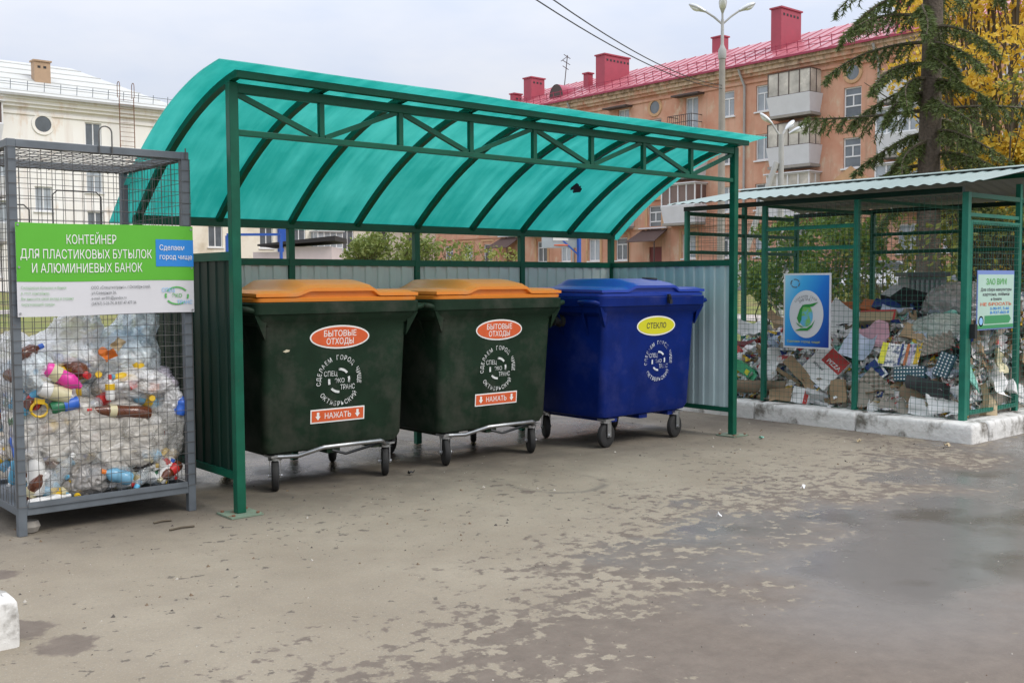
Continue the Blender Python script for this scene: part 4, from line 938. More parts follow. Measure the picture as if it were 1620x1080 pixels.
sm.build('seam','roof_white',ro); sr=MB()
for k in range(26): x=1+k*1.0; sr.bar((x,64.1,13.4),(x,64.0,14.05),.03)
sr.bar((1,64.03,13.9),(26.5,64.03,13.9),.03); sr.build('snow_rail','cage_grey',ro)
chimney(18.0,19.0,66.0,15.75,.7,par=ro,m='tan_brick',z0=14)
ld=MB()
for x in (22.4,23.35):
    ld.bar((x,63.2,10.0),(x,63.2,13.6),.045); ld.tube(arcpts((x,63.3,13.55),(0,1,0),.22,1.0,8),.025,5)
for k in range(12): ld.bar((22.4,63.2,10.1+k*.3),(23.35,63.2,10.1+k*.3),.025)
ld.build('roof_ladder','rust',WH)
balcony(PW,WH,13.9,10.0,2.6,True,'glass_brown'); balcony(PW,WH,13.9,6.8,2.8,True,'glass_pale'); balcony(PW,WH,13.9,4.0,2.8,True,'glass_pale')
# ---- cream house in the gap under the roof
CR=thing('apartment_house','cream house seen through the gap above the back wall of the shelter','building',(43,72,.8))
PC=lambda u,z,d:(u,72+d,z); ops=[]; todo=[]
for u in (32.9,37.3,40.3,45.0,48.5,52,55):
    for z in (5.05,8.0,2.3): add((u-.6,u+.6,z-.85,z+.85),glass='glass',style=1)
mb=MB(); facade(mb,PC,28.5,58,.5,10.8,ops); mb.quad((28.6,72.6,.5),(57.9,72.6,.5),(57.9,72.6,10.7),(28.6,72.6,10.7)); mb.build('wall','cream',CR)
for o,k in todo: window(PC,CR,o,**k)
MB().box(28.3,58.2,71.5,84,10.803,11.0).build('roof','roof_white',CR)
balcony(PC,CR,42.6,3.2,2.4,True,'glass_pale'); MB().box(38.3,39.1,71.7,71.997,3.0,10).build('blue_column','blue_paint',CR)
# ---- pink shed
SHD=thing('shed','low pink walled shed with a black felt roof behind the shelter','shed',(14,25,.1),R(-40))
s=MB(); s.box(-.2,1.35,-.35,1.8,-.1,2.42); s.box(-1.2,-.203,-.35,1.8,-.1,2.25); s.build('wall','pink_wall',SHD)
s=MB(); s.add([(-1.0,-.6,2.435),(1.5,-.6,2.60),(1.5,2.0,2.60),(-1.0,2.0,2.435),(-1.0,-.6,2.49),(1.5,-.6,2.76),(1.5,2.0,2.76),(-1.0,2.0,2.49)],[(0,1,2,3),(4,5,6,7),(0,1,5,4),(1,2,6,5),(2,3,7,6),(3,0,4,7)]); s.build('roof','bitumen',SHD)
# ---- low metal fence before the salmon house
fe=thing('metal_fence','long low grey metal fence in front of the salmon house','fence',(47,31,.8))
f=MB(); f.box(47,47.03,12,40,.9,2.0); f.build('panel','fence_grey',fe)
for k in range(12): MB().box(46.93,46.997,12.5+2.4*k,12.58+2.4*k,.7,2.1).build('post','iron',fe)
f=MB(); f.box(46.94,46.998,12,40,2.003,2.06); f.build('rail','iron',fe)

# ================================================================== lamps, wires, hoops, cars
def lamp_head(par,p,d,k_=.85):
    p=Vector(p); d=Vector(d).normalized(); b=MB(); side=d.cross(Vector((0,0,1))).normalized(); up=side.cross(d); rings=[]
    for t,w,h in ((0,.05,.05),(.08,.07,.06),(.2,.12,.09),(.4,.15,.10),(.58,.11,.07),(.66,.03,.03)):
        rings.append([p+(d*t+side*(w*math.cos(2*math.pi*k/12))+up*(h*math.sin(2*math.pi*k/12)))*k_ for k in range(12)])
    b.loft(rings); h=b.build('lamp_head','lamp_shell',par,smooth=50)
    g=MB(); rings=[[p+(d*t+side*(w*math.cos(2*math.pi*k/12))+up*(-.05+hh*math.sin(2*math.pi*k/12)))*k_ for k in range(12)] for t,w,hh in ((.2,.08,.03),(.3,.12,.08),(.42,.12,.09),(.56,.06,.04))]
    g.loft(rings); g.build('lamp_glass','lamp_glass',h,smooth=50)
T=thing('street_lamp','tall concrete lamp post with three lamp heads in front of the salmon house','street lamp',(23.25,14.75,0))
MB().tube([(0,0,-.2),(0,0,4),(0,0,8.3)],[.125,.11,.095],14).build('pole','concrete',T,smooth=50)
q=MB(); q.lathe([(.11,8.15),(.125,8.2),(.125,8.42),(.08,8.5),(.05,8.6),(.045,9.35)],n=12); q.build('collar','concrete_light',T,smooth=40)
_z=gz(23.2,14.7)
for dx,dy,e in ((-.30,.42,1),(.10,.0,0),(.44,-.30,1)):
    tip=Vector((dx,dy,9.62)) if e else Vector((0.0,0.0,9.55)); MB().tube([(0,0,9.2),tuple(Vector((0,0,9.25)).lerp(tip,.5)),tuple(tip)],.035,6).build('arm','concrete_light',T,smooth=50)
    d=Vector((dx*1.2,dy*1.2,.32)) if e else Vector((-.35,-.3,.55)); lamp_head(T,tip,d)
T.location.z-=_z*0
T2=thing('street_lamp','shorter pale lamp post with two lamp heads and a leaning strut','street lamp',(19.5,9.95,0))
MB().tube([(0,0,-.1),(0,0,2.5),(0,0,5.0)],[.085,.075,.065],12).build('pole','concrete_light',T2,smooth=50)
MB().tube([(-1.35,.95,-.1),(-.70,.49,2.2),(-.10,.07,4.3)],[.085,.08,.07],12).build('strut','concrete_light',T2,smooth=50)
for a,b in (((0,0,4.9),(-.13,.19,5.28)),((0,0,4.9),(.14,-.02,5.12))):
    MB().tube([a,b],.03,6).build('arm','concrete_light',T2); lamp_head(T2,b,(Vector(b)-Vector(a))*Vector((1,1,.55)),.6)
lamp_head(T2,(.18,-.1,5.02),(.3,-.25,.2),.6)
for k,(a,lab) in enumerate((((8.22,6.56,5.69),'left one of two overhead wires running up from the tall lamp post'),((8.42,6.39,5.69),'right one of two overhead wires running up from the tall lamp post'))):
    A=Vector((23.25,14.75,7.25+.1*k)); B=Vector(a); B2=A+(B-A)*1.5; pts=[]
    for i in range(25):
        t=i/24; p=A.lerp(B2,t); p.z-=4*t*(1-t)*.55; 
        pts.append(p)
    s=B.z-(A.lerp(B2,2/3).z-4*(2/3)*(1/3)*.55)
    for i,p in enumerate(pts): p.z+=s*min(1,i/16)
    tag(MB().tube(pts,.011,5).build('overhead_wire','dark_metal',smooth=60),lab,'wire')
hp=thing('basketball_hoop','white basketball backboard on a blue steel frame before the salmon house','basketball hoop',(21.2,18.95,.3))
q=MB(); q.bar((0,0,-.3),(0,0,2.55),.10); q.bar((0,0,2.5),(-.45,.40,2.55),.08); q.bar((0,0,1.9),(-.4,.36,2.4),.05); q.build('frame','blue_paint',hp)
e=Vector((-.66,.75,0)).normalized(); e2=Vector((.65,.76,0)).normalized(); c=Vector((-.45,.40,2.58)); q=MB()
q.rbox(c,(1.25,.04,.85),(0,0,math.atan2(-.62,.78))); q.build('backboard','glass_pale',hp); q=MB(); q.rbox(c-e2*.03,(.5,.01,.38),(0,0,math.atan2(-.62,.78))); q.build('target_square','white_frame',hp)
q=MB(); q.tube([c-e2*.3+Vector((.22*math.cos(2*math.pi*k/16),.22*math.sin(2*math.pi*k/16),-.35)) for k in range(17)],.02,5,False); q.build('ring','sticker_red',hp)
h2=thing('football_goal','blue steel goal frame standing before the cream house','goal',(10.9,22.4,.1)); q=MB()
q.bar((-.25,.32,-.1),(-.25,.32,2.62),.07); q.bar((.95,-.68,-.1),(.95,-.68,2.62),.07); q.bar((-.25,.32,2.65),(.95,-.68,2.65),.07); q.build('frame','blue_paint',h2)
def car(label,loc,rz):
    t=thing('parked_car',label,'car',loc,rz,'white cars parked before the salmon house'); hw=.82; b=MB()
    prof=[(-2.05,.35),(-2.08,.62),(-1.95,.86),(-1.35,.93),(-.75,1.36),(.45,1.40),(1.15,.98),(1.95,.82),(2.08,.60),(2.05,.35)]
    lo=[(-2.02,.25),(2.02,.25)]
    ring=prof+[(2.0,.22),(-2.0,.22)]
    def sec(y,s): return [(x*(1 if z<.9 else 1),y*(1 if z<.95 else s),z) for x,z in ring]
    b.loft([sec(-hw*.96,.80),sec(-hw,.82),sec(hw,.82),sec(hw*.96,.80)]); bo=b.build('body','car_white',t,smooth=40)
    for s in (-1,1):
        g=MB(); y=s*(hw*.845); yb=s*(hw*1.002); g.add([(-1.18,yb,.97),(-.68,y,1.31),(.40,y,1.33),(.98,yb,.99)],[(0,1,2,3)]); g.build('side_window','car_glass',t)
    g=MB(); g.quad((-1.33,-hw*.75,.955),(-1.33,hw*.75,.955),(-.79,hw*.66,1.345),(-.79,-hw*.66,1.345)); g.build('rear_window','car_glass',t)
    g=MB(); g.quad((1.16,-hw*.75,1.0),(1.16,hw*.75,1.0),(.50,hw*.66,1.395),(.50,-hw*.66,1.395)); g.build('windscreen','car_glass',t)
    for x in (-1.28,1.28):
        for s in (-1,1):
            w=MB(); w.lathe([(.12,-.09),(.27,-.09),(.31,-.06),(.31,.06),(.27,.09),(.12,.09)],(x,s*(hw-.08),.30),(0,s,0),n=18); wo=w.build('wheel','rubber',t,smooth=40)
            w=MB(); w.lathe([(.02,0),(.17,.005),(.19,-.01)],(x,s*(hw+.012),.30),(0,s,0),n=14); w.build('rim','zinc',wo)
    for x in (-2.06,2.06):
        for s in (-1,1): l=MB(); l.rbox((x,s*.6,.70),(.06,.32,.14),(0,0,0)); l.build('headlight' if x>0 else 'tail_light','lamp_glass' if x>0 else 'amber',t)
    return t
car('white parked car seen behind the green bush and the blue poster',(41.2,25.0,gz(41,25)+.06),R(150))
car('white parked car seen through the mesh left of the dark grey cabinet',(42.6,20.3,gz(42,20)+.06),R(120))
cb=thing('utility_cabinet','dark grey ribbed metal cabinet standing behind the paper cage','cabinet',(9.25,.75,0),R(-42))
q=MB(); q.box(-.30,.30,-.2,.2,0,1.46); q.build('body','fence_dark' if 'fence_dark' in M else 'dark_panel',cb) if False else None
M['dark_panel']=mat('dark_panel',(.075,.085,.09),.55,var=.15)
q=MB(); q.box(-.22,.22,-.19,.19,.02,1.38)
for k in range(7): q.box(-.205+k*.058,-.175+k*.058,-.206,-.193,.06,1.34)
q.build('body','dark_panel',cb); q=MB(); q.box(-.25,.25,-.23,.21,1.383,1.43); q.build('top','dark_metal',cb)

# ================================================================== trees and bushes
rng=np.random.default_rng(11)
def leaves(name,m,parent,pts,size,flat=.0,aspect=.6,jit=.4):
    """many small bent leaf blades round the given points"""
    pts=np.asarray(pts,float); n=len(pts); d=rng.normal(size=(n,3)); d/=np.linalg.norm(d,axis=1)[:,None]
    u=rng.normal(size=(n,3)); u-=(u*d).sum(1)[:,None]*d; u/=np.linalg.norm(u,axis=1)[:,None]; w=np.cross(d,u)
    s=size*(1+jit*rng.uniform(-1,1,n))[:,None]
    a=pts-d*s*.5; b=pts+u*s*.5*aspect+w*s*.10; c=pts+d*s*.5; e=pts-u*s*.5*aspect+w*s*.10
    v=np.stack([a,b,c,e],1).reshape(-1,3); i=np.arange(n)*4
    f=np.concatenate([np.stack([i,i+1,i+2],1),np.stack([i,i+2,i+3],1)])
    me=bpy.data.meshes.new(name); me.from_pydata(v.tolist(),[],f.tolist()); me.materials.append(M[m]); me.update()
    o=bpy.data.objects.new(name,me); COL.objects.link(o); o.parent=parent; return o
def clumps(centres,n,r,squash=.7):
    """points bunched round clump centres, thicker at the outside"""
    out=[]
    for c in centres:
        d=rng.normal(size=(n,3)); d/=np.linalg.norm(d,axis=1)[:,None]; q=r*rng.uniform(.6,1.3)*rng.uniform(.15,1,n)**.5
        out.append(np.array(c)+d*q[:,None]*np.array([1,1,squash]))
    return np.concatenate(out)
M['needle']=leafmat('needle',(.075,.115,.035),(.18,.23,.065),.25)
M['leaf_yellow']=leafmat('leaf_yellow',(.66,.40,.03),(.86,.68,.11),.4)
M['leaf_green']=leafmat('leaf_green',(.085,.16,.025),(.20,.29,.05),.35)
M['leaf_olive']=leafmat('leaf_olive',(.17,.20,.035),(.30,.31,.07),.3)
M['leaf_light']=leafmat('leaf_light',(.14,.20,.04),(.26,.30,.08),.3)
# conifer behind the paper cage
SP=(11.35,1.78); sp=thing('conifer_tree','tall dark green conifer with drooping branches behind the paper cage','tree',(*SP,0))
MB().tube([(0,0,-.2),(.01,0,1.5),(.0,.01,3),(.02,0,4.5),(.0,0,6),(0,0,9)],[.20,.165,.15,.14,.125,.07],14).build('trunk','bark',sp,smooth=50)
nb=MB(); npts=[]; ndir=[]
def needles(p,d,ln,n,w):
    for i in range(n):
        q=p+d*(ln*i/n); npts.append(q)
        k=Vector((random.gauss(0,1),random.gauss(0,1),random.gauss(0,1)-.2)); k-=d*k.dot(d); k.normalize(); ndir.append((d*.75+k).normalized())
def branch(z,az,ln,rise,droop,tw=1.0):
    pts=[]; n=12
    for i in range(n+1):
        t=i/n; r=ln*t; pts.append(Vector((math.cos(az+.25*math.sin(3*t+z))*r,math.sin(az+.25*math.sin(3*t+z))*r,z+rise*t-droop*t*t)))
    nb.tube(pts,[.028*(1-.85*i/n)+.003 for i in range(n+1)],5)
    for i in range(2,n+1):
        p=pts[i]; d=(pts[i]-pts[i-1]).normalized(); needles(pts[i-1],d,(pts[i]-pts[i-1]).length,int(15*tw),.05)
        for s in (-1,1,0):
            if random.random()<.22: continue
            L_=ln*(.30-.16*i/n)*random.uniform(.6,1.25); side=d.cross(Vector((0,0,1))).normalized()*s
            dd=(d*.75+side*.8+Vector((0,0,-.45 if s else -1.3))*random.uniform(.6,1.3)).normalized(); m=6; q=p.copy(); tp=[q.copy()]
            for j in range(m):
                dd=(dd+Vector((0,0,-.13))).normalized(); q2=q+dd*(L_/m); needles(q,dd,L_/m,int(8*tw),.05); q=q2; tp.append(q.copy())
            nb.tube(tp,[.006]*(m+1),3,False)
CAMAZ=math.atan2(-5.55-SP[1],-2.66-SP[0])      # towards the yard
# (height, azimuth relative to the yard, length, rise, droop)
LFT=CAMAZ-1.45; RGT=CAMAZ+1.5
for z,az,ln,ri,dr in ((4.65,LFT,1.65,.25,.62),(5.0,LFT+.3,1.5,.3,.5),(5.3,LFT+.15,1.5,.3,.8),(4.35,LFT+.45,1.2,.2,.55),(3.72,LFT+.05,1.95,-.05,.03),(3.95,LFT+.5,.9,.1,.45),(3.25,LFT+.4,.75,.1,.6),(2.75,LFT+.1,1.35,.0,.45),(2.95,LFT-.3,1.6,.1,.55),(3.4,LFT-.4,1.2,.1,.5),
    (3.72,RGT,1.8,0,.12),(3.1,RGT-.2,1.2,.1,.4),(2.8,RGT+.4,1.4,.05,.35),(4.1,RGT-.6,1.0,.1,.45),
    (4.45,CAMAZ+.2,1.0,.1,.55),(4.15,CAMAZ-.5,1.1,.1,.55),(4.8,CAMAZ+.6,1.2,.2,.6),(5.1,CAMAZ-.3,1.3,.2,.7),(5.6,CAMAZ+.1,1.4,.2,.8),(5.7,LFT,1.5,.2,.7),(6.2,LFT+.4,1.3,.2,.6),(6.2,RGT-.4,1.3,.2,.6),
    (4.6,CAMAZ+3.0,1.4,.1,.5),(3.6,CAMAZ+2.6,1.4,.1,.5),(3.0,CAMAZ+3.4,1.5,.1,.45),(5.3,CAMAZ+2.8,1.4,.2,.6),(2.6,CAMAZ+2.2,1.3,.0,.4),(2.55,LFT+.5,.9,.0,.5)):
    branch(z,az,ln*.86,ri,dr*1.1)
for k in range(9): branch(random.uniform(2.5,6.0),CAMAZ+random.uniform(-2.0,2.0),random.uniform(.6,1.25),random.uniform(0,.2),random.uniform(.3,.7))
nb.build('branches','twig',sp,smooth=60)
p=np.array([tuple(q) for q in npts]); d=np.array([tuple(q) for q in ndir]); n=len(p)
u=rng.normal(size=(n,3)); u-=(u*d).sum(1)[:,None]*d; u/=np.linalg.norm(u,axis=1)[:,None]; ln=rng.uniform(.05,.10,n)[:,None]
v=np.stack([p-u*.0085,p+u*.0085,p+d*ln],1).reshape(-1,3); i=np.arange(n)*3
me=bpy.data.meshes.new('needles'); me.from_pydata(v.tolist(),[],np.stack([i,i+1,i+2],1).tolist()); me.materials.append(M['needle']); me.update()
o=bpy.data.objects.new('needles',me); COL.objects.link(o); o.parent=sp
def shrub(name,label,cat,loc,stems,crowns,nper,r,size,m,stem='twig',group=None,rad=.02,lean=.25):
    t=thing(name,label,cat,loc,group=group); sb=MB()
    for c in crowns:
        a=random.uniform(0,6.28); b=Vector((random.uniform(-1,1)*stems,random.uniform(-1,1)*stems,-.05)); c=Vector(c)
        m1=b.lerp(c,.5)+Vector((random.uniform(-lean,lean),random.uniform(-lean,lean),.1)); sb.tube([b,b.lerp(m1,.6),m1,m1.lerp(c,.6)+Vector((0,0,.05)),c],[rad,rad*.8,rad*.6,rad*.4,rad*.2],5)
        for k in range(3):
            e=c+Vector((random.gauss(0,r*.7),random.gauss(0,r*.7),random.gauss(0,r*.5))); sb.tube([m1.lerp(c,.4+.2*k),e],[rad*.3,rad*.1],4)
    sb.build('stems',stem,t,smooth=60); leaves('foliage',m,t,clumps(crowns,nper,r),size); return t
def cloud(n,cx,cy,cz,rx,ry,rz):
    out=[]
    while len(out)<n:
        d=rng.normal(size=3); d/=np.linalg.norm(d); q=rng.uniform(.3,1)**.5; out.append((cx+rx*d[0]*q,cy+ry*d[1]*q,max(.15,cz+rz*d[2]*q)))
    return out
# yellow maple right of the conifer
t=shrub('yellow_tree','slender tree with bright yellow autumn leaves to the right of the conifer','tree',(14.9,2.2,0),.15,cloud(80,-.1,.1,4.3,1.8,1.8,2.8),210,.5,.10,'leaf_yellow',rad=.06,lean=.2)
shrub('yellow_bush','low yellow leaved bush behind the right part of the paper cage','bush',(13.9,.9,0),.3,cloud(34,0,0,2.1,1.6,1.3,1.5),150,.45,.07,'leaf_yellow',rad=.03)
shrub('green_bush','olive green bush at the foot of the conifer behind the cage','bush',(12.3,1.2,0),.4,cloud(26,0,0,1.4,1.5,1.3,1.2),90,.45,.10,'leaf_olive',rad=.02)
shrub('green_bush','leafy green bush with pale bare stems behind the left part of the cage','bush',(11.6,3.9,0),.35,cloud(34,0,0,1.75,1.0,1.2,.8),150,.36,.085,'leaf_green','pale_twig',rad=.02)
shrub('green_bush','small green sapling beside the shorter lamp post, seen through the cage','bush',(12.4,5.0,0),.2,cloud(12,0,0,1.6,.6,.6,.9),70,.33,.10,'leaf_green','twig',rad=.02)
shrub('green_bush','grey green thicket with many bare stems behind the middle of the cage','bush',(12.1,2.9,0),.6,cloud(28,0,0,1.5,1.0,1.1,.9),90,.36,.08,'leaf_olive','pale_twig',rad=.022)
shrub('green_bush','dark green bush low behind the right end of the paper cage','bush',(12.9,.2,0),.5,cloud(24,0,0,.9,1.3,1.2,.9),80,.42,.10,'leaf_green','twig',rad=.02)
shrub('green_bush','pale green leafy bush just behind the shelter back wall','bush',(6.25,7.9,0),.3,cloud(40,0.1,-.1,1.62,.66,.66,.60),120,.27,.07,'leaf_light','twig',rad=.018)
shrub('sapling','thin leafed sapling behind the shelter, left of the salmon house','sapling',(8.3,8.9,0),.1,cloud(11,0,0,1.75,.33,.33,.42),45,.24,.075,'leaf_light','twig',rad=.02)
shrub('sapling','sparse reddish olive sapling behind the shelter, before the salmon house','sapling',(11.2,11.4,0),.1,cloud(14,0,0,1.75,.8,.8,.42),36,.28,.085,'leaf_olive','twig',rad=.02)

shrub('slim_tree','slim olive leaved tree between the conifer and the yellow tree','tree',(13.2,1.75,0),.1,cloud(30,0,0,3.0,1.2,1.0,1.4),70,.42,.07,'leaf_olive',rad=.03)
# ================================================================== plastic waste in the grey cage
def C_(name,col,rough=.35,**k):
    if name not in M: M[name]=mat(name,col,rough,**k)
    return name
def pet(name,col,alpha):
    m,t,p=newmat(name); p.inputs['Base Color'].default_value=(*col,1); p.inputs['Roughness'].default_value=.12; p.inputs['Alpha'].default_value=alpha; p.inputs['Specular IOR Level'].default_value=.8; M[name]=m; return name
pet('pet_clear',(.55,.60,.62),.38); pet('pet_brown',(.13,.035,.012),.88); pet('pet_blue',(.20,.46,.66),.85); pet('pet_green',(.03,.20,.08),.8)
C_('hdpe_white',(.72,.72,.70)); C_('pink',(.72,.05,.34)); C_('yellow',(.70,.45,.02)); C_('red',(.55,.03,.03)); C_('orange',(.65,.17,.02)); C_('blue',(.03,.13,.55)); C_('sky_blue',(.12,.45,.70)); C_('cream_label',(.60,.55,.35)); C_('deep_green',(.02,.16,.07)); C_('tan',(.42,.33,.20)); C_('black_plastic',(.025,.022,.022)); C_('lavender',(.50,.40,.55)); C_('mint',(.22,.55,.45))
M['film_white']=filmmat('film_white',(.97,.97,.97),.30,.86,11); M['film_beige']=filmmat('film_beige',(.80,.76,.69),.26,.80,8,.7); M['film_clear']=filmmat('film_clear',(.74,.73,.69),.10,.5,9,.7); M['film_blue']=filmmat('film_blue',(.86,.94,.97),.30,.86,11); M['film_lav']=filmmat('film_lav',(.84,.76,.86),.25,.8,12); M['film_sky']=filmmat('film_sky',(.35,.62,.85),.5,.9,8); M['film_grey']=filmmat('film_grey',(.36,.34,.32),.6,.97,8); M['film_pale_green']=filmmat('film_pale_green',(.42,.47,.42),.6,.95,8); M['film_black']=filmmat('film_black',(.03,.026,.025),.85,1,10)
BOT=lambda L_,r:[(0,0),(r*.85,.0),(r,.015),(r,L_*.25),(r*.93,L_*.30),(r*.93,L_*.52),(r,L_*.57),(r,L_*.62),(r*.8,L_*.75),(r*.36,L_*.88),(r*.34,L_*.93)]
def bottle(label,p0,p1,r,body,cap=None,lab=None,lspan=(.29,.53),cat='bottle',name='plastic_bottle',jug=False):
    p0=Vector(p0); p1=Vector(p1); d=p1-p0; L_=d.length; t=thing(name,label,cat,p0); d.normalize()
    prof=BOT(L_,r) if not jug else [(0,0),(r,.0),(r,L_*.6),(r*.9,L_*.72),(r*.45,L_*.86),(r*.42,L_*.93)]
    bo=MB().lathe(prof,(0,0,0),d,14).build('bottle_body',body,t,smooth=40)
    if cap: rr=r*.40 if not jug else r*.46; MB().lathe([(0,0),(rr,.0),(rr,.022),(rr*.9,.026),(0,.026)],d*(L_*.925),d,12).build('cap',cap,t,smooth=40)
    if lab: MB().lathe([(r*1.02,L_*lspan[0]),(r*1.02,L_*lspan[1])],(0,0,0),d,16).build('label',lab,t,smooth=40)
    return t
IN=(CX0+.018,CX1-.018,CY0+.012,CY1-.018,CZ0+.01)
def bag(label,c,r,m,name='plastic_bag',seed=0,crumple=.16,knot=None,sub=5,box=IN,top=None):
    t=bmesh.new(); bmesh.ops.create_icosphere(t,subdivisions=sub,radius=1); c=Vector(c)
    for v in t.verts:
        q=v.co.copy(); s=Vector((seed*3.1,seed*1.7,seed))
        k=noise.noise(q*1.3+s)*.9; rid=1-abs(noise.noise(q*3.1+s*2+Vector((k,k,0))))*2; rid2=1-abs(noise.noise(q*7+s+Vector((k*2,0,k))))*2
        f=1+crumple*(k+.55*(rid-.4)+.16*(rid2-.4))
        if knot:
            kd=Vector(knot).normalized(); f+=.75*(max(0,q.dot(kd)-.80)/.20)**1.5*(1+.6*noise.noise(q*14+s))
        w=Vector((q.x*r[0]*f,q.y*r[1]*f,q.z*r[2]*f))+c
        if box:
            e=.006*noise.noise(q*6+s)
            w.x=min(max(w.x,box[0]+e),box[1]+e); w.y=min(max(w.y,box[2]+e+.004),box[3]); w.z=max(w.z,box[4]+e+.004)
        v.co=w-c
    me=bpy.data.meshes.new(name); t.to_mesh(me); t.free(); me.materials.append(M[m]); me.polygons.foreach_set('use_smooth',[True]*len(me.polygons)); me.update()
    o=bpy.data.objects.new(name,me); COL.objects.link(o); o.location=c
    return tag(o,label,'bag')
bag('big crinkled clear bag with a beige tint filling the lower left of the grey cage',(-.80,.55,.52),(.33,.28,.24),'film_beige',seed=1,crumple=.14)
bag('beige clear bag stretched across the middle of the grey cage below the lying brown bottle',(-.52,.52,.46),(.27,.24,.24),'film_beige',seed=14,crumple=.16)
bag('clear beige bag sagging against the right side low in the grey cage',(-.30,.58,.46),(.21,.30,.23),'film_clear',seed=8,crumple=.18)
bag('puffed white bag at the top left of the heap, its knot pointing up',(-.72,.72,.90),(.24,.30,.17),'film_white',seed=2,knot=(.15,-.3,1))
bag('tall white and blue tinted bag at the top of the heap in the grey cage',(-.42,.72,.90),(.22,.30,.20),'film_blue',seed=3,knot=(.55,.1,1))
bag('blue tinted clear bag corner sticking up behind the lavender bag',(-.34,.85,.93),(.11,.16,.12),'film_sky',seed=17,crumple=.22,knot=(.8,0,.6))
bag('lavender tinted bag of wrappers at the right shoulder of the heap in the grey cage',(-.28,.60,.76),(.15,.22,.085),'film_lav',seed=4,crumple=.28)
bag('flat white bag pressed against the mesh above the lying brown bottle',(-.42,.50,.75),(.24,.19,.10),'film_white',seed=5,crumple=.2)
bag('white bag bulging behind the left post of the grey cage',(-.98,.85,.84),(.12,.40,.22),'film_white',seed=6)
bag('white shopping bag with blue print hanging down at the right end of the heap',(-.235,.42,.64),(.075,.10,.12),'film_white',seed=9,crumple=.25)
bag('small white bag under the top edge of the heap at the left post',(-.98,.45,.86),(.10,.14,.11),'film_blue',seed=11,crumple=.2)
bag('black shiny bag low in the grey cage above the light blue bottle',(-.44,.40,.305),(.10,.06,.055),'film_black',seed=7,crumple=.35,sub=4)
bag('grey clear bag at the bottom left of the grey cage beside the clear bottle',(-.74,.42,.25),(.14,.10,.11),'film_grey',seed=12,crumple=.25)
bottle('pink bottle lying slanted in the upper left of the grey cage',(-.95,.342,.885),(-.755,.332,.765),.045,'pink',None,'cream_label',(.12,.35))
bottle('pale bottle with a yellow picture label under the pink bottle',(-.98,.342,.78),(-.80,.332,.71),.045,'hdpe_white',None,'cream_label',(.3,.8))
bottle('brown bottle seen end on with a red cap beside the pink bottle',(-.78,.50,.885),(-.735,.325,.835),.05,'pet_brown','red')
bottle('long brown beer bottle lying level across the middle of the grey cage',(-.385,.342,.595),(-.745,.332,.645),.038,'pet_brown','red','cream_label',(.55,.66))
bottle('light blue bottle lying near the bottom of the grey cage',(-.505,.342,.225),(-.66,.336,.285),.042,'pet_blue','orange')
bottle('ribbed clear bottle leaning at the lower left of the grey cage',(-.965,.342,.20),(-.82,.332,.405),.040,'pet_clear','hdpe_white')
bottle('clear bottle with a bright blue cap at the lower right of the cage',(-.385,.40,.31),(-.475,.33,.175),.040,'pet_clear','sky_blue')
bottle('tall white canister standing at the lower left of the grey cage',(-1.005,.385,.20),(-.995,.385,.45),.045,'hdpe_white',jug=True)
bottle('white tube bottle lying along the bottom left rail of the grey cage',(-1.06,.332,.160),(-.85,.332,.178),.026,'hdpe_white','hdpe_white')
bottle('clear bottle with a yellow cap lying end on at the bottom of the grey cage',(-.79,.50,.20),(-.805,.325,.168),.045,'pet_clear','yellow')
bottle('small green bottle with a blue and yellow label below the pink bottle',(-.93,.336,.665),(-.785,.332,.69),.036,'deep_green',None,'blue',(.45,.98))
bottle('small bottle with a yellow label and red cap standing in the heap',(-.61,.332,.69),(-.61,.332,.815),.026,'hdpe_white','red','yellow',(.45,.72))
bottle('reddish brown bottle lying at the bottom right corner of the grey cage',(-.20,.38,.27),(-.336,.332,.20),.034,'pet_brown','cream_label','red',(.2,.5))
bottle('tan bottle lying above the reddish brown bottle at the bottom right corner',(-.20,.42,.34),(-.33,.40,.255),.032,'tan','hdpe_white')
bottle('dark brown bottle standing in the bottom left corner of the grey cage',(-1.05,.40,.17),(-.985,.332,.32),.034,'pet_brown',None,'cream_label',(.2,.4))
bottle('blue detergent bottle wedged at the right post of the grey cage',(-.215,.33,.57),(-.185,.332,.685),.034,'blue',None)
bottle('brown bottle lying at the top left of the heap beside the left post',(-1.06,.42,.955),(-.95,.42,1.0),.036,'pet_brown','blue')
bottle('brown bottle seen through the left side of the cage beside the white bag',(-1.065,.62,.84),(-1.065,.42,.83),.034,'pet_brown','cream_label')
bottle('blue bottle seen through the left side of the cage near the bottom',(-1.06,.55,.50),(-1.06,.44,.36),.034,'blue','hdpe_white')
bottle('sky blue bottle seen through the left side of the cage at the bottom',(-1.055,.62,.24),(-1.055,.50,.42),.032,'sky_blue','orange')
bottle('green bottle seen through the left side of the cage above the blue bottle',(-1.06,.44,.60),(-1.06,.62,.58),.034,'pet_green','yellow')
for lab,p,m,r in (('yellow bottle cap showing between the white bags',(-.665,.352,.832),'yellow',.020),('yellow bottle cap right of the lying brown bottle',(-.365,.352,.675),'yellow',.019),('orange cap high in the heap',(-.615,.42,.955),'orange',.026)):
    o=MB().lathe([(0,0),(r,0),(r,.022),(r*.85,.028),(0,.028)],(0,0,0),(-.3,-1,.2),14).build('bottle_cap',m,smooth=40,loc=p); tag(o,lab,'cap')
hd=MB(); hd.tube([(.045*math.cos(2*math.pi*k/12),0,.040*math.sin(2*math.pi*k/12)) for k in range(13)],.0075,6,False); hd.rbox((0,-.002,.045),(.05,.02,.03),(0,.2,0))
tag(hd.build('carrying_handle','yellow',smooth=50,loc=(-.985,.345,.665)),'yellow plastic carrying handle loop at the left of the grey cage','handle')
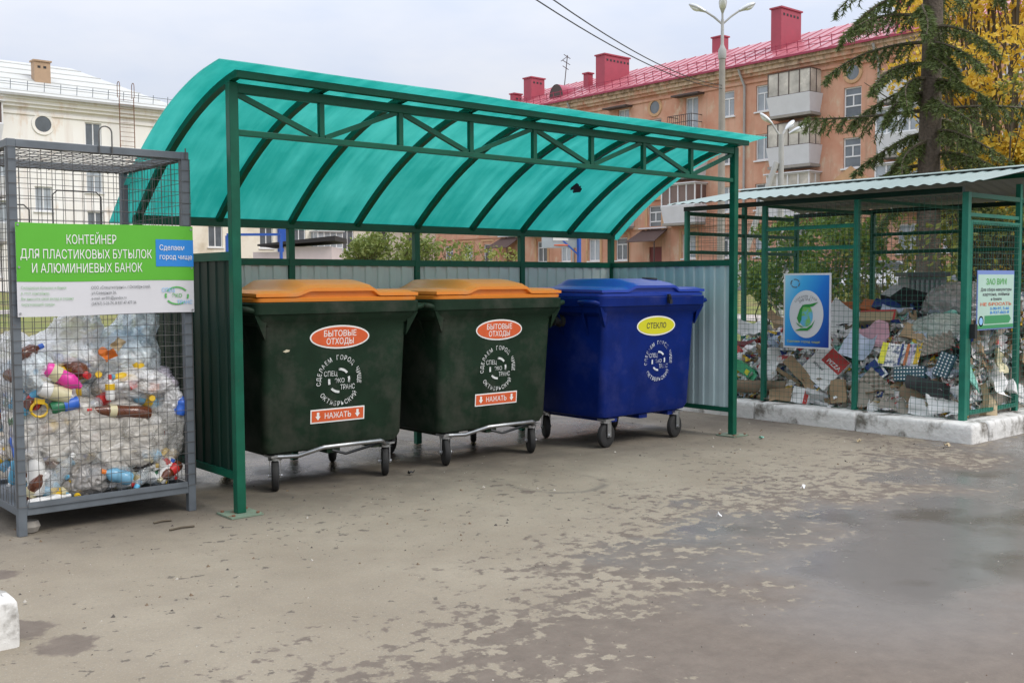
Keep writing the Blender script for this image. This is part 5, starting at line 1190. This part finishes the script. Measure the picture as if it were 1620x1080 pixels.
def crumpled(mb,c,w,h,Rm,seed,curl=.3,cr=.03,n=7,bounds=None):
    c=Vector(c); s=Vector((seed*2.3,seed*.7,seed*1.1))
    def f(a,b):
        x=(a-.5)*w; y=(b-.5)*h; z=curl*(x*x/w+.5*y*y/h*math.sin(seed))*2+cr*noise.noise(Vector((x/w*2.2,y/h*2.2,0))+s)*2+cr*.6*(abs(noise.noise(Vector((x/w*5,y/h*5,3))+s))-.2)
        return c+Rm@Vector((x*(1-.12*cr*10*noise.noise(Vector((y*4,0,0))+s)),y,z))
    mb.grid(n,n,f)
pk=MB()
for k,(x,z,m) in enumerate(((-.42,.752,0),(-.36,.74,1),(-.47,.765,2),(-.60,.94,1),(-.55,1.0,0))):
    pk=MB(); crumpled(pk,(x,.345+.02*(k>2),z),.07,.055,Matrix.Rotation(R(90),3,'X')@Matrix.Rotation(R(20*k-30),3,'Z'),k+3,.2,.02)
    o=pk.build('food_wrapper',('tan','orange','red')[m],smooth=60); tag(o,('olive and tan wrapper pressed to the mesh above the lying brown bottle','orange wrapper next to the tan wrapper above the lying brown bottle','small red wrapper left of the tan wrapper above the brown bottle','orange wrapper scrap high in the heap of bags','tan wrapper scrap at the crest of the heap of bags')[k],'wrapper')
hb=MB(); mats=['pet_clear','hdpe_white','pet_blue','pet_brown','pet_green','sky_blue','film_white','yellow','red','blue','cream_label']; random.seed(3)
for k in range(420):
    x=random.uniform(-1.05,-.21); y=random.uniform(.38,1.19); z=random.uniform(.18,1.0 if x<-.3 else .74)
    if k>300: z=random.uniform(.17,.32); y=random.uniform(.36,.6)
    if z>.86+.12*math.exp(-((x+.5)/.25)**2): z-=.3
    d=Vector((random.gauss(0,1),random.gauss(0,.6),random.gauss(0,.5))).normalized(); L_=random.uniform(.16,.24); hb.cur=random.choice([0,0,0,1,1,1,1,1,2,3,4,5,6,6,6,6,7])
    c=Vector((x,y,z)); a=c-d*L_/2; b=c+d*L_/2
    for q in (a,b): q.x=min(max(q.x,-1.04),-.23); q.y=min(max(q.y,.365),1.19); q.z=max(q.z,.18)
    l_=(b-a).length; d_=(b-a).normalized()
    if l_>.06:
        hb.lathe(BOT(l_,.034),a,b-a,9)
        if random.random()<.6: hb.cur=random.choice([7,5,8,9,1,2]); hb.lathe([(0,0),(.0145,0),(.0145,.02),(0,.022)],a+d_*(l_*.93),d_,8)
        if random.random()<.5: hb.cur=random.choice([1,5,8,9,7,10]); hb.lathe([(.0348,l_*.3),(.0348,l_*.54)],a,d_,9)
tag(hb.build('plastic_waste',mats,smooth=50),'jumble of mixed plastic bottles and bags packed inside the grey cage','plastic waste',kind='stuff')
st=MB(); st.lathe([(0,-.035),(.04,-.03),(.055,0),(.045,.03),(0,.04)],n=7); tag(st.build('brick_piece','concrete',smooth=30,loc=(-1.05,.36,.035)),'pale lump of stone on the ground beside the left foot of the grey cage','stone')

# ================================================================== waste paper in the green cage
def hp(X,Y):
    A=np.interp(Y,[-1.4,-.9,-.3,.5,1.5],[1.0,1.05,.98,.82,.6]); dx=max(X-5.9,0); return .12+A*(1-math.exp(-dx/.42))
mb=MB(); C_('paper_mound',(.34,.29,.24),.9,var=.5,vscale=9)
mb.grid(44,60,lambda a,b:(5.89+1.90*a,-1.385+2.91*b,hp(5.89+1.9*a,-1.385+2.91*b)-.09+.05*noise.noise((a*16,b*22,0))))
mb.quad((5.89,-1.385,0.01),(7.79,-1.385,0.01),(7.79,-1.385,1.0),(5.89,-1.385,.08))
C_('card',(.36,.25,.15),.85,var=.18,vscale=8); C_('card_dark',(.22,.155,.10),.85,var=.2,vscale=8); C_('paper_white',(.78,.78,.77),.75,var=.08,vscale=7); C_('paper_grey',(.52,.52,.52),.8,var=.12,vscale=9); C_('paper_blue',(.50,.56,.68),.75); C_('pink_paper',(.60,.36,.42),.75); C_('paper_print',(.74,.73,.71),.7,stain=(.18,.2,.28),sscale=22,spos=(.52,.56)); C_('red_print',(.72,.66,.63),.7,stain=(.45,.05,.05),sscale=16,spos=(.52,.56))
C_('navy',(.02,.045,.20),.5); C_('egg_grey',(.36,.32,.27),.95,var=.15,vscale=10); C_('red_card',(.48,.045,.04),.6); C_('dark_red',(.16,.02,.025),.6); C_('green_card',(.04,.34,.15),.5); C_('black_card',(.022,.022,.024),.6); C_('orange_card',(.50,.15,.05),.7)
mats=['paper_mound','paper_white','card','card_dark','paper_grey','paper_print','red_print','paper_blue','egg_grey','navy','mint','red_card','yellow','black_card']; random.seed(21)
for k in range(1700):
    X=5.93+abs(random.gauss(0,.55)); 
    if X>7.7: X=random.uniform(5.95,7.6)
    Y=random.uniform(-1.34,1.48); z=hp(X,Y)+random.uniform(-.07,.07)
    if z<.17: z=.17+random.uniform(0,.03)
    Rm=Matrix.Rotation(random.uniform(0,6.28),3,'Z')@Matrix.Rotation(random.gauss(0,.7),3,'X'); mb.cur=random.choice([1,1,1,1,1,1,1,2,2,2,3,4,4,5,5,5,6,6,7,7,8,8,9,10,11,12,13])
    w=random.uniform(.05,.18); 
    c=Vector((max(X,5.9+w*.5),min(max(Y,-1.37+w*.5),1.48-w*.5),z))
    if random.random()<.85: crumpled(mb,c,w,w*random.uniform(.5,1.2),Rm,k,random.uniform(-.6,.6),random.uniform(.02,.06),6)
    else: mb.rbox(c,(w,w*random.uniform(.4,.9),random.uniform(.02,.08)),Rm)
for k in range(130):                                          # big sheets pressed to the long side
    Y=random.uniform(-1.3,1.4); dx=abs(random.gauss(0,.22)); z=hp(5.9+dx,Y)*random.uniform(.45,1.0)+.02; Rm=Matrix.Rotation(random.gauss(0,.5),3,'Z')@Matrix.Rotation(R(-62)+random.gauss(0,.45),3,'Y')@Matrix.Rotation(random.uniform(0,6.28),3,'Z'); mb.cur=random.choice([1,1,1,1,5,5,6,7,4,2,2,3,8])
    w=random.uniform(.12,.28); crumpled(mb,(max(5.9+dx,5.95),min(max(Y,-1.37+w*.5),1.48-w*.5),max(z,.2)),w,w*random.uniform(.5,.9),Rm,k+.3,random.uniform(-.5,.5),random.uniform(.02,.05),7)
for k in range(260):                                          # against the door side
    x=random.uniform(5.95,7.7); z=random.uniform(.2,min(hp(x,-1.37),1.02)); Rm=Matrix.Rotation(random.uniform(-.5,.5),3,'Z')@Matrix.Rotation(R(90)+random.gauss(0,.5),3,'X')@Matrix.Rotation(random.uniform(0,6.28),3,'Z'); mb.cur=random.choice([1,1,1,2,2,3,4,4,5,5,6,7,8,12])
    crumpled(mb,(x,-1.33,z),random.uniform(.08,.2),random.uniform(.06,.16),Rm,k+.5,random.uniform(-.3,.3),.03,5)
tag(mb.build('waste_paper',mats,smooth=40),'loose crumpled paper and torn card filling the green cage','waste paper',kind='stuff')
def frame_(n,roll):
    n=Vector(n).normalized(); e1=Vector((0,-1,0)); e1=(e1-n*e1.dot(n)).normalized(); e2=n.cross(e1); q=R(roll)
    a=e1*math.cos(q)+e2*math.sin(q); b=n.cross(a); return Matrix((a,b,n)).transposed()
SL=(-.80,-.12,.58); FRT=(-.97,-.1,.2); UPN=(-.35,-.1,.93); DOR=(.1,-.95,.3)
_seed=[0]
def put(name,label,cat,pos,n,roll,kind,size,m,extra=None):
    _seed[0]+=1; s=_seed[0]; Rm=frame_(n,roll); nn=Rm@Vector((0,0,1)); f_=.86 if kind in ('slab','box') else 1; w,h=size[0]*f_,size[1]*f_; t=size[2] if len(size)>2 else 0; size=(w,h)+tuple(size[2:])
    pos=Vector(pos)+nn*(.03+t*.5); th=None
    mb=MB()
    if kind=='sheet': crumpled(mb,(0,0,0),w,h,Rm,s,size[3] if len(size)>3 else .3,t or .03,9); pos=Vector(pos)+nn*.02
    elif kind=='box':
        mb.rbox((0,0,0),(w,h,t),Rm)
        for sx in (-1,1):                                      # loose flaps
            e=Rm@Vector((sx*w/2,0,t/2)); d=Rm@Vector((sx*w*.35,0,t*.25+.03)); v=Rm@Vector((0,h/2*.96,0)); mb.quad(e-v,e+v,e+v*.9+d,e-v*.9+d); mb.quad(e-v-nn*.003,e+v-nn*.003,e+v*.9+d-nn*.003,e-v*.9+d-nn*.003)
    elif kind=='slab': mb.rbox((0,0,0),(w,h,t),Rm)
    elif kind=='roll': mb.lathe([(t*.72,-w/2),(t,-w/2),(t,w/2),(t*.72,w/2),(t*.72,-w/2)],(0,0,0),Rm@Vector((1,0,0)),16)
    elif kind=='disc': mb.lathe([(0,-t/2),(w/2,-t/2),(w/2,t/2),(0,t/2)],(0,0,0),nn,26)
    elif kind=='egg':
        nx=36; ny=int(36*h/w)
        mb.grid(nx,ny,lambda a,b:tuple(Rm@Vector(((a-.5)*w,(b-.5)*h,t*.5*math.sin(a*math.pi*11)*math.sin(b*math.pi*11*h/w)+.12*w*(a-.5)**2))))
    o=mb.build(name,m,smooth=38,loc=pos); tag(o,label,cat)
    if kind in ('slab','box') and name not in ('book','booklet','ring_binder'):     # dented and sagging
        bm=bmesh.new(); bm.from_mesh(o.data); bmesh.ops.subdivide_edges(bm,edges=[e for e in bm.edges if e.calc_length()>.05],cuts=5,use_grid_fill=True)
        q=Vector((s*1.7,s*.9,s*2.3)); am=.055 if not extra else .0
        for v in bm.verts:
            k=noise.noise(v.co*5+q); v.co+=nn*(am*k*1.3)+Rm@Vector((noise.noise(v.co*6+q*2),noise.noise(v.co*6-q),0))*(am*.6)
        bm.to_mesh(o.data); bm.free()
    def dec(nm,mm,x0,x1,y0,y1,off):
        q=MB(); q.add([Rm@Vector(v) for v in ((x0,y0,off),(x1,y0,off),(x1,y1,off),(x0,y1,off))],[(0,1,2,3)]); return q.build(nm,mm,o)
    def decs(nm,mm,fn,off=.004):
        q=MB(); fn(q,Rm,off); return q.build(nm,mm,o)
    if extra: extra(o,dec,decs,size,Rm)
    return o
def stripes(o,dec,decs,sz,Rm):
    w,h=sz[0],sz[1]
    def cur(a,b,off): x=(a-.5)*w; y=(b-.5)*h; return Rm@Vector((x,y,.16*(x*x/w)*2+off))
    for nm,mm,a0,a1 in (('yellow_stripe','sticker_yellow',0,.14),('blue_stripe','navy',.46,.52),('orange_stripe','orange_card',.60,.68),('violet_stripe','lavender',.72,.79),('yellow_stripe','yellow',.86,1.0)):
        q=MB(); q.grid(6,6,lambda a,b:cur(a0+(a1-a0)*a,.06+.90*b,.012)); q.build(nm,mm,o)
def pizza(o,dec,decs,sz,Rm):
    w,h,t=sz[0],sz[1],sz[2]; dec('red_field','red_card',-w/2+.10,w/2-.002,.02,h/2-.004,t/2+.002); dec('white_field','paper_white',-w/2+.004,-w/2+.098,.02,h/2-.004,t/2+.002)
    q=MB(); text(q,'PIZZA',Rm@Vector((-.02,.045,t/2+.004)),Rm@Vector((1,0,0)),Rm@Vector((0,1,0)),.04,.17,'L',.02); q.build('lettering','paper_white',o)
    q=MB(); text(q,'вкусно',Rm@Vector((-w/2+.06,-.05,t/2+.004)),Rm@Vector((1,0,0)),Rm@Vector((0,1,0)),.03,.13,'L',.01); q.build('lettering','ink_dark',o)
def dots(o,dec,decs,sz,Rm):
    w,h,t=sz; q=MB(); nx=int(w/.026); ny=int(h/.026)
    for i in range(nx):
        for j in range(ny):
            x=-w/2+(i+.5)*w/nx; y=-h/2+(j+.5)*h/ny; r=.0085; q.add([Rm@Vector((x+r*math.cos(k*math.pi/3),y+r*math.sin(k*math.pi/3),t/2+.002)) for k in range(6)],[(0,1,2,3,4,5)])
    q.build('dot_pattern','paper_white',o)
def side(m,f=.35,right=True):
    def g(o,dec,decs,sz,Rm): w,h,t=sz; dec('printed_side',m,w/2-w*f if right else -w/2+.002,w/2-.002 if right else -w/2+w*f,-h/2+.002,h/2-.002,t/2+.002)
    return g
def edge(m):
    def g(o,dec,decs,sz,Rm): w,h,t=sz; dec('page_edge',m,-w/2,w/2,h/2-.02,h/2,t/2+.002); dec('page_edge',m,w/2-.02,w/2,-h/2,h/2-.0205,t/2+.002)
    return g
P_=put
P_('paper_sheet','crumpled white paper at the far left top of the waste paper','paper',(6.75,1.38,.72),UPN,20,'sheet',(.30,.22,.06),'paper_white')
P_('cardboard_box','flat tan cardboard box behind the lower left of the blue poster','box',(7.25,1.25,.80),UPN,5,'box',(.34,.24,.09),'card')
P_('carton_pack','dark red flat carton left of the second cage post','carton',(6.44,1.22,.64),SL,10,'slab',(.28,.07,.05),'dark_red')
P_('carton_pack','small bright red carton at the left edge of the paper heap','carton',(6.28,1.19,.56),SL,-15,'slab',(.14,.07,.05),'red_card')
P_('juice_carton','bright green juice carton lying left of the second cage post','carton',(6.08,.92,.42),FRT,-28,'box',(.26,.11,.08),'green_card',lambda o,d,ds,s,Rm:d('yellow_panel','sticker_yellow',.02,.07,-.03,.02,s[2]/2+.002))
P_('cardboard_roll','long grey brown roll of cardboard lying on the kerb at the left','cardboard',(6.0,.70,.27),FRT,4,'roll',(.62,.1,.065),'card_dark')
P_('paper_bag','white paper bag with a red edge left below the blue poster','bag',(6.12,.64,.50),FRT,8,'sheet',(.20,.30,.05),'paper_white')
P_('cardboard_box','small brown cardboard box standing on the kerb below the blue poster','box',(5.96,.40,.215),FRT,6,'slab',(.26,.13,.10),'card')
P_('cardboard_strip','folded tan strip of cardboard slanting under the blue poster','cardboard',(6.0,.36,.37),FRT,-28,'slab',(.36,.05,.03),'card')
P_('paper_packet','crushed brown paper packet beside the pizza box','packet',(6.02,.20,.41),FRT,-42,'box',(.28,.13,.06),'card')
P_('carton_pack','white carton with a pink red side standing on the kerb','carton',(5.95,.17,.225),FRT,-6,'slab',(.20,.18,.07),'paper_white',side('red_card',.27))
P_('pizza_box','white pizza box with a red lettered top tilted in the middle of the heap','box',(6.06,.0,.50),(-.9,-.15,.4),-33,'slab',(.40,.42,.04),'paper_white',pizza)
P_('booklet','small dark blue booklet with a white border near the blue poster','booklet',(6.62,.98,.74),SL,18,'slab',(.20,.12,.015),'navy',edge('paper_white'))
P_('paper_sheet','grey white crumpled paper on the kerb right of the white carton','paper',(5.99,-.04,.20),FRT,-12,'sheet',(.30,.13,.06),'paper_grey')
P_('flat_cardboard','flat orange brown cardboard lid behind the pizza box at the top','cardboard',(6.88,.42,1.0),UPN,0,'slab',(.50,.40,.05),'orange_card')
P_('paper_sheet','large curved white sheet left of the third cage post','paper',(6.55,.12,.89),SL,-20,'sheet',(.38,.34,.03,.5),'paper_white')
P_('flat_cardboard','orange red shoe box lid right of the third cage post','cardboard',(6.85,-.02,1.04),SL,-12,'slab',(.26,.12,.05),'orange_card')
P_('shoe_box','tan shoe box with a red rim near the top of the paper heap','box',(6.55,-.28,.92),SL,8,'slab',(.40,.14,.12),'tan',edge('red_card'))
P_('carton_pack','deep blue carton at the top of the paper heap','carton',(6.85,-.18,1.06),SL,-6,'slab',(.32,.14,.08),'navy')
P_('ring_binder','black ring binder with a grey spine on top of the paper heap','binder',(6.9,-.33,1.12),(-.5,-.1,.85),-14,'slab',(.48,.24,.07),'black_card',side('paper_grey',.28,False))
P_('paper_sheet','light blue paper below the black ring binder','paper',(6.64,-.40,.98),SL,0,'sheet',(.30,.14,.02),'paper_blue')
BX=(5.93,7.8,-1.36,1.5,.2)
bag('large grey clear sack on top of the heap behind the corner post',(6.95,-.88,1.10),(.38,.34,.22),'film_grey',seed=21,box=BX,crumple=.12)
bag('pale greenish clear bag below the large grey sack',(6.50,-.92,.86),(.27,.30,.17),'film_pale_green',seed=22,box=BX,crumple=.14)
bag('grey sack at the right edge of the paper cage, half out of the picture',(7.35,-1.05,.95),(.30,.26,.22),'film_grey',seed=23,box=BX,crumple=.14)
P_('flat_cardboard','flat brown square of cardboard above the striped magazine','cardboard',(6.30,-.78,.83),SL,-14,'slab',(.32,.17,.03),'card')
P_('egg_tray','grey egg tray tilted between the striped magazine and the corner post','egg tray',(6.20,-1.02,.745),SL,28,'egg',(.30,.18,.04),'egg_grey')
P_('magazine','open magazine with white and yellow stripes in the middle of the heap','magazine',(6.12,-.74,.63),SL,6,'sheet',(.36,.25,.012,.16),'paper_print',stripes)
P_('paper_sheet','crumpled pink paper high in the middle of the paper heap','paper',(6.27,-.37,.76),SL,15,'sheet',(.30,.24,.06),'pink_paper')
P_('paper_sheet','white and bluish sheet curling right of the third cage post','paper',(6.15,-.33,.65),SL,-10,'sheet',(.30,.28,.03,.6),'paper_blue')
P_('book','dark blue book with white page edges leaning in the heap','book',(6.04,-.55,.51),FRT,-48,'slab',(.22,.16,.03),'navy',edge('paper_white'))
C_('teal_dark',(.03,.09,.13),.5)
P_('patterned_box','dark teal box with white dots below the striped magazine','box',(6.03,-.88,.50),FRT,6,'slab',(.32,.15,.05),'teal_dark',dots)
P_('patterned_box','dark teal box with white dots standing beside the corner post','box',(6.08,-1.17,.59),FRT,-16,'slab',(.15,.25,.05),'teal_dark',dots)
P_('carton_box','black carton box low beside the corner post','box',(6.0,-1.10,.39),FRT,-8,'box',(.24,.16,.08),'black_card')
P_('egg_tray','grey egg tray standing low right of the third cage post','egg tray',(5.98,-.60,.37),FRT,-38,'egg',(.34,.17,.04),'egg_grey')
P_('cardboard_disc','beige rounded piece of moulded card at the foot of the third cage post','cardboard',(5.95,-.46,.285),FRT,0,'disc',(.235,.235,.04),'egg_grey')
P_('cardboard_box','brown corrugated box left of the third cage post','box',(5.97,-.22,.29),FRT,10,'slab',(.18,.22,.08),'card')
P_('flat_cardboard','grey brown triangle of card leaning low in the heap','cardboard',(5.96,-.92,.32),FRT,-38,'slab',(.26,.16,.012),'card_dark')
P_('flat_cardboard','greyish card on the kerb below the egg tray','cardboard',(5.94,-.78,.235),FRT,-14,'slab',(.30,.15,.02),'egg_grey')
P_('paper_sheet','white sheet lying on the kerb left of the corner post','paper',(5.965,-1.04,.215),FRT,-8,'sheet',(.24,.15,.02,.15),'paper_white')
P_('paper_sheet','large white sheet folded against the foot of the corner post','paper',(5.985,-1.25,.30),FRT,18,'sheet',(.30,.20,.02,.3),'paper_white')
P_('folder','mint green folder standing just right of the corner post','folder',(6.10,-1.33,.52),DOR,-14,'slab',(.20,.32,.012),'mint')
P_('paper_sheet','loose white pages piled behind the cage door','paper',(6.50,-1.33,.44),DOR,-30,'sheet',(.30,.24,.05,.3),'paper_white')
P_('carton_box','red carton with white marks under the notice on the door','box',(6.70,-1.25,.80),DOR,4,'slab',(.20,.20,.06),'red_card',lambda o,d,ds,s,Rm:(d('white_mark','paper_white',-.09,.06,.03,.05,s[2]/2+.002),d('white_mark','paper_white',-.08,.08,-.03,-.01,s[2]/2+.002)))
P_('cardboard_box','flat brown boxes stacked under the notice on the door','box',(6.34,-1.25,.80),DOR,-4,'slab',(.36,.13,.07),'card')
P_('paper_sheet','yellowed crumpled paper behind the middle of the cage door','paper',(6.50,-1.34,.60),DOR,10,'sheet',(.22,.12,.05),'cream_label')
P_('carton_pack','tall white carton standing at the right jamb of the cage door','carton',(6.84,-1.33,.33),DOR,3,'slab',(.13,.30,.07),'paper_white')
bottle('grey plastic bottle lying under the notice on the cage door',(6.34,-1.35,.70),(6.66,-1.35,.745),.036,'dark_panel','hdpe_white')
P_('cardboard_box','pale tan box at the bottom of the cage door','box',(6.34,-1.33,.265),DOR,6,'slab',(.34,.17,.06),'tan')
P_('paper_bag','brown paper bag right of the door near the picture edge','bag',(7.06,-1.33,.52),DOR,14,'sheet',(.24,.18,.06),'card')
P_('magazine','white glossy magazine at the right edge of the paper cage','magazine',(7.08,-1.34,.27),DOR,-8,'slab',(.20,.28,.02),'paper_print')
# ================================================================== litter on the yard
random.seed(5)
for k,(x,y,s,m,lab) in enumerate(((-.42,.10,.05,'twig','dark twig lying in front of the grey cage'),(-.40,-.12,.07,'twig','longer dark twig lying further out in front of the grey cage'),(5.05,-.95,.05,'tan','dry leaf on the asphalt before the paper cage'),(5.35,-1.55,.06,'tan','dry leaf at the foot of the corner kerb stone'),(4.6,-.3,.05,'mint','pale green scrap by the right foot of the shelter'),(2.0,-1.9,.03,'paper_white','white scrap on the dry asphalt'),(3.05,-1.75,.03,'paper_white','white scrap at the edge of the wet patch'),(1.45,.35,.05,'black_card','small dark lump of dirt under the gap between the green bins'))):
    mb=MB()
    if m=='twig': mb.tube([(-s,0,.004),(0,.01,.006),(s,-.004,.005)],.006,5)
    else: crumpled(mb,(0,0,.012),s,s*.6,Matrix.Identity(3),k,.4,.012,4)
    tag(mb.build('twig' if m=='twig' else 'litter',m,smooth=60,loc=(x,y,.003)),lab,'twig' if m=='twig' else 'litter')

gr=MB(); random.seed(9)
for k in range(1500):
    u=random.random(); x=random.uniform(-2.2,6.2); y=random.uniform(-4.2,.3) if k%3 else random.uniform(-1.6,1.3); r=random.uniform(.0015,.0042) if k%12 else random.uniform(.005,.011)
    gr.cur=random.choice([0,0,0,1,1,2]); c=Vector((x,y,r*.55)); q=random.uniform(0,6.28)
    gr.add([c+Vector((math.cos(q+a)*r*random.uniform(.7,1.3),math.sin(q+a)*r*random.uniform(.7,1.3),-r*.5)) for a in (0,1.57,3.14,4.71)]+[c+Vector((random.uniform(-.3,.3)*r,random.uniform(-.3,.3)*r,r*.6))],[(0,1,4),(1,2,4),(2,3,4),(3,0,4)])
C_('grit_dark',(.08,.07,.06),.9); C_('grit_pale',(.42,.39,.34),.9); C_('grit_brown',(.16,.115,.075),.9)
tag(gr.build('grit',['grit_dark','grit_brown','grit_pale']),'loose grit and crumbs strewn over the asphalt yard','grit',kind='stuff')
# ------------------------------------------------------------------ put every root at its own base
def rebase(root,x,y,z=0):
    d=Vector((x,y,z)); seen=set()
    for ch in root.children_recursive:
        if ch.data and ch.data.name not in seen: ch.data.transform(Matrix.Translation(-d)); seen.add(ch.data.name)
    root.location=d
rebase(sh,WID/2,DEP/2); rebase(cg,(CX0+CX1)/2,(CY0+CY1)/2); rebase(sg,(SX0+SX1)/2,SY,1.17); rebase(pc,6.84,.06); rebase(ps,5.805,.07,.70); rebase(pw,6.31,PYS[0]-.05,.915)
for r_ in (OR,WH,CR,fe):
    l=r_.location.copy(); rebase(r_,*l)
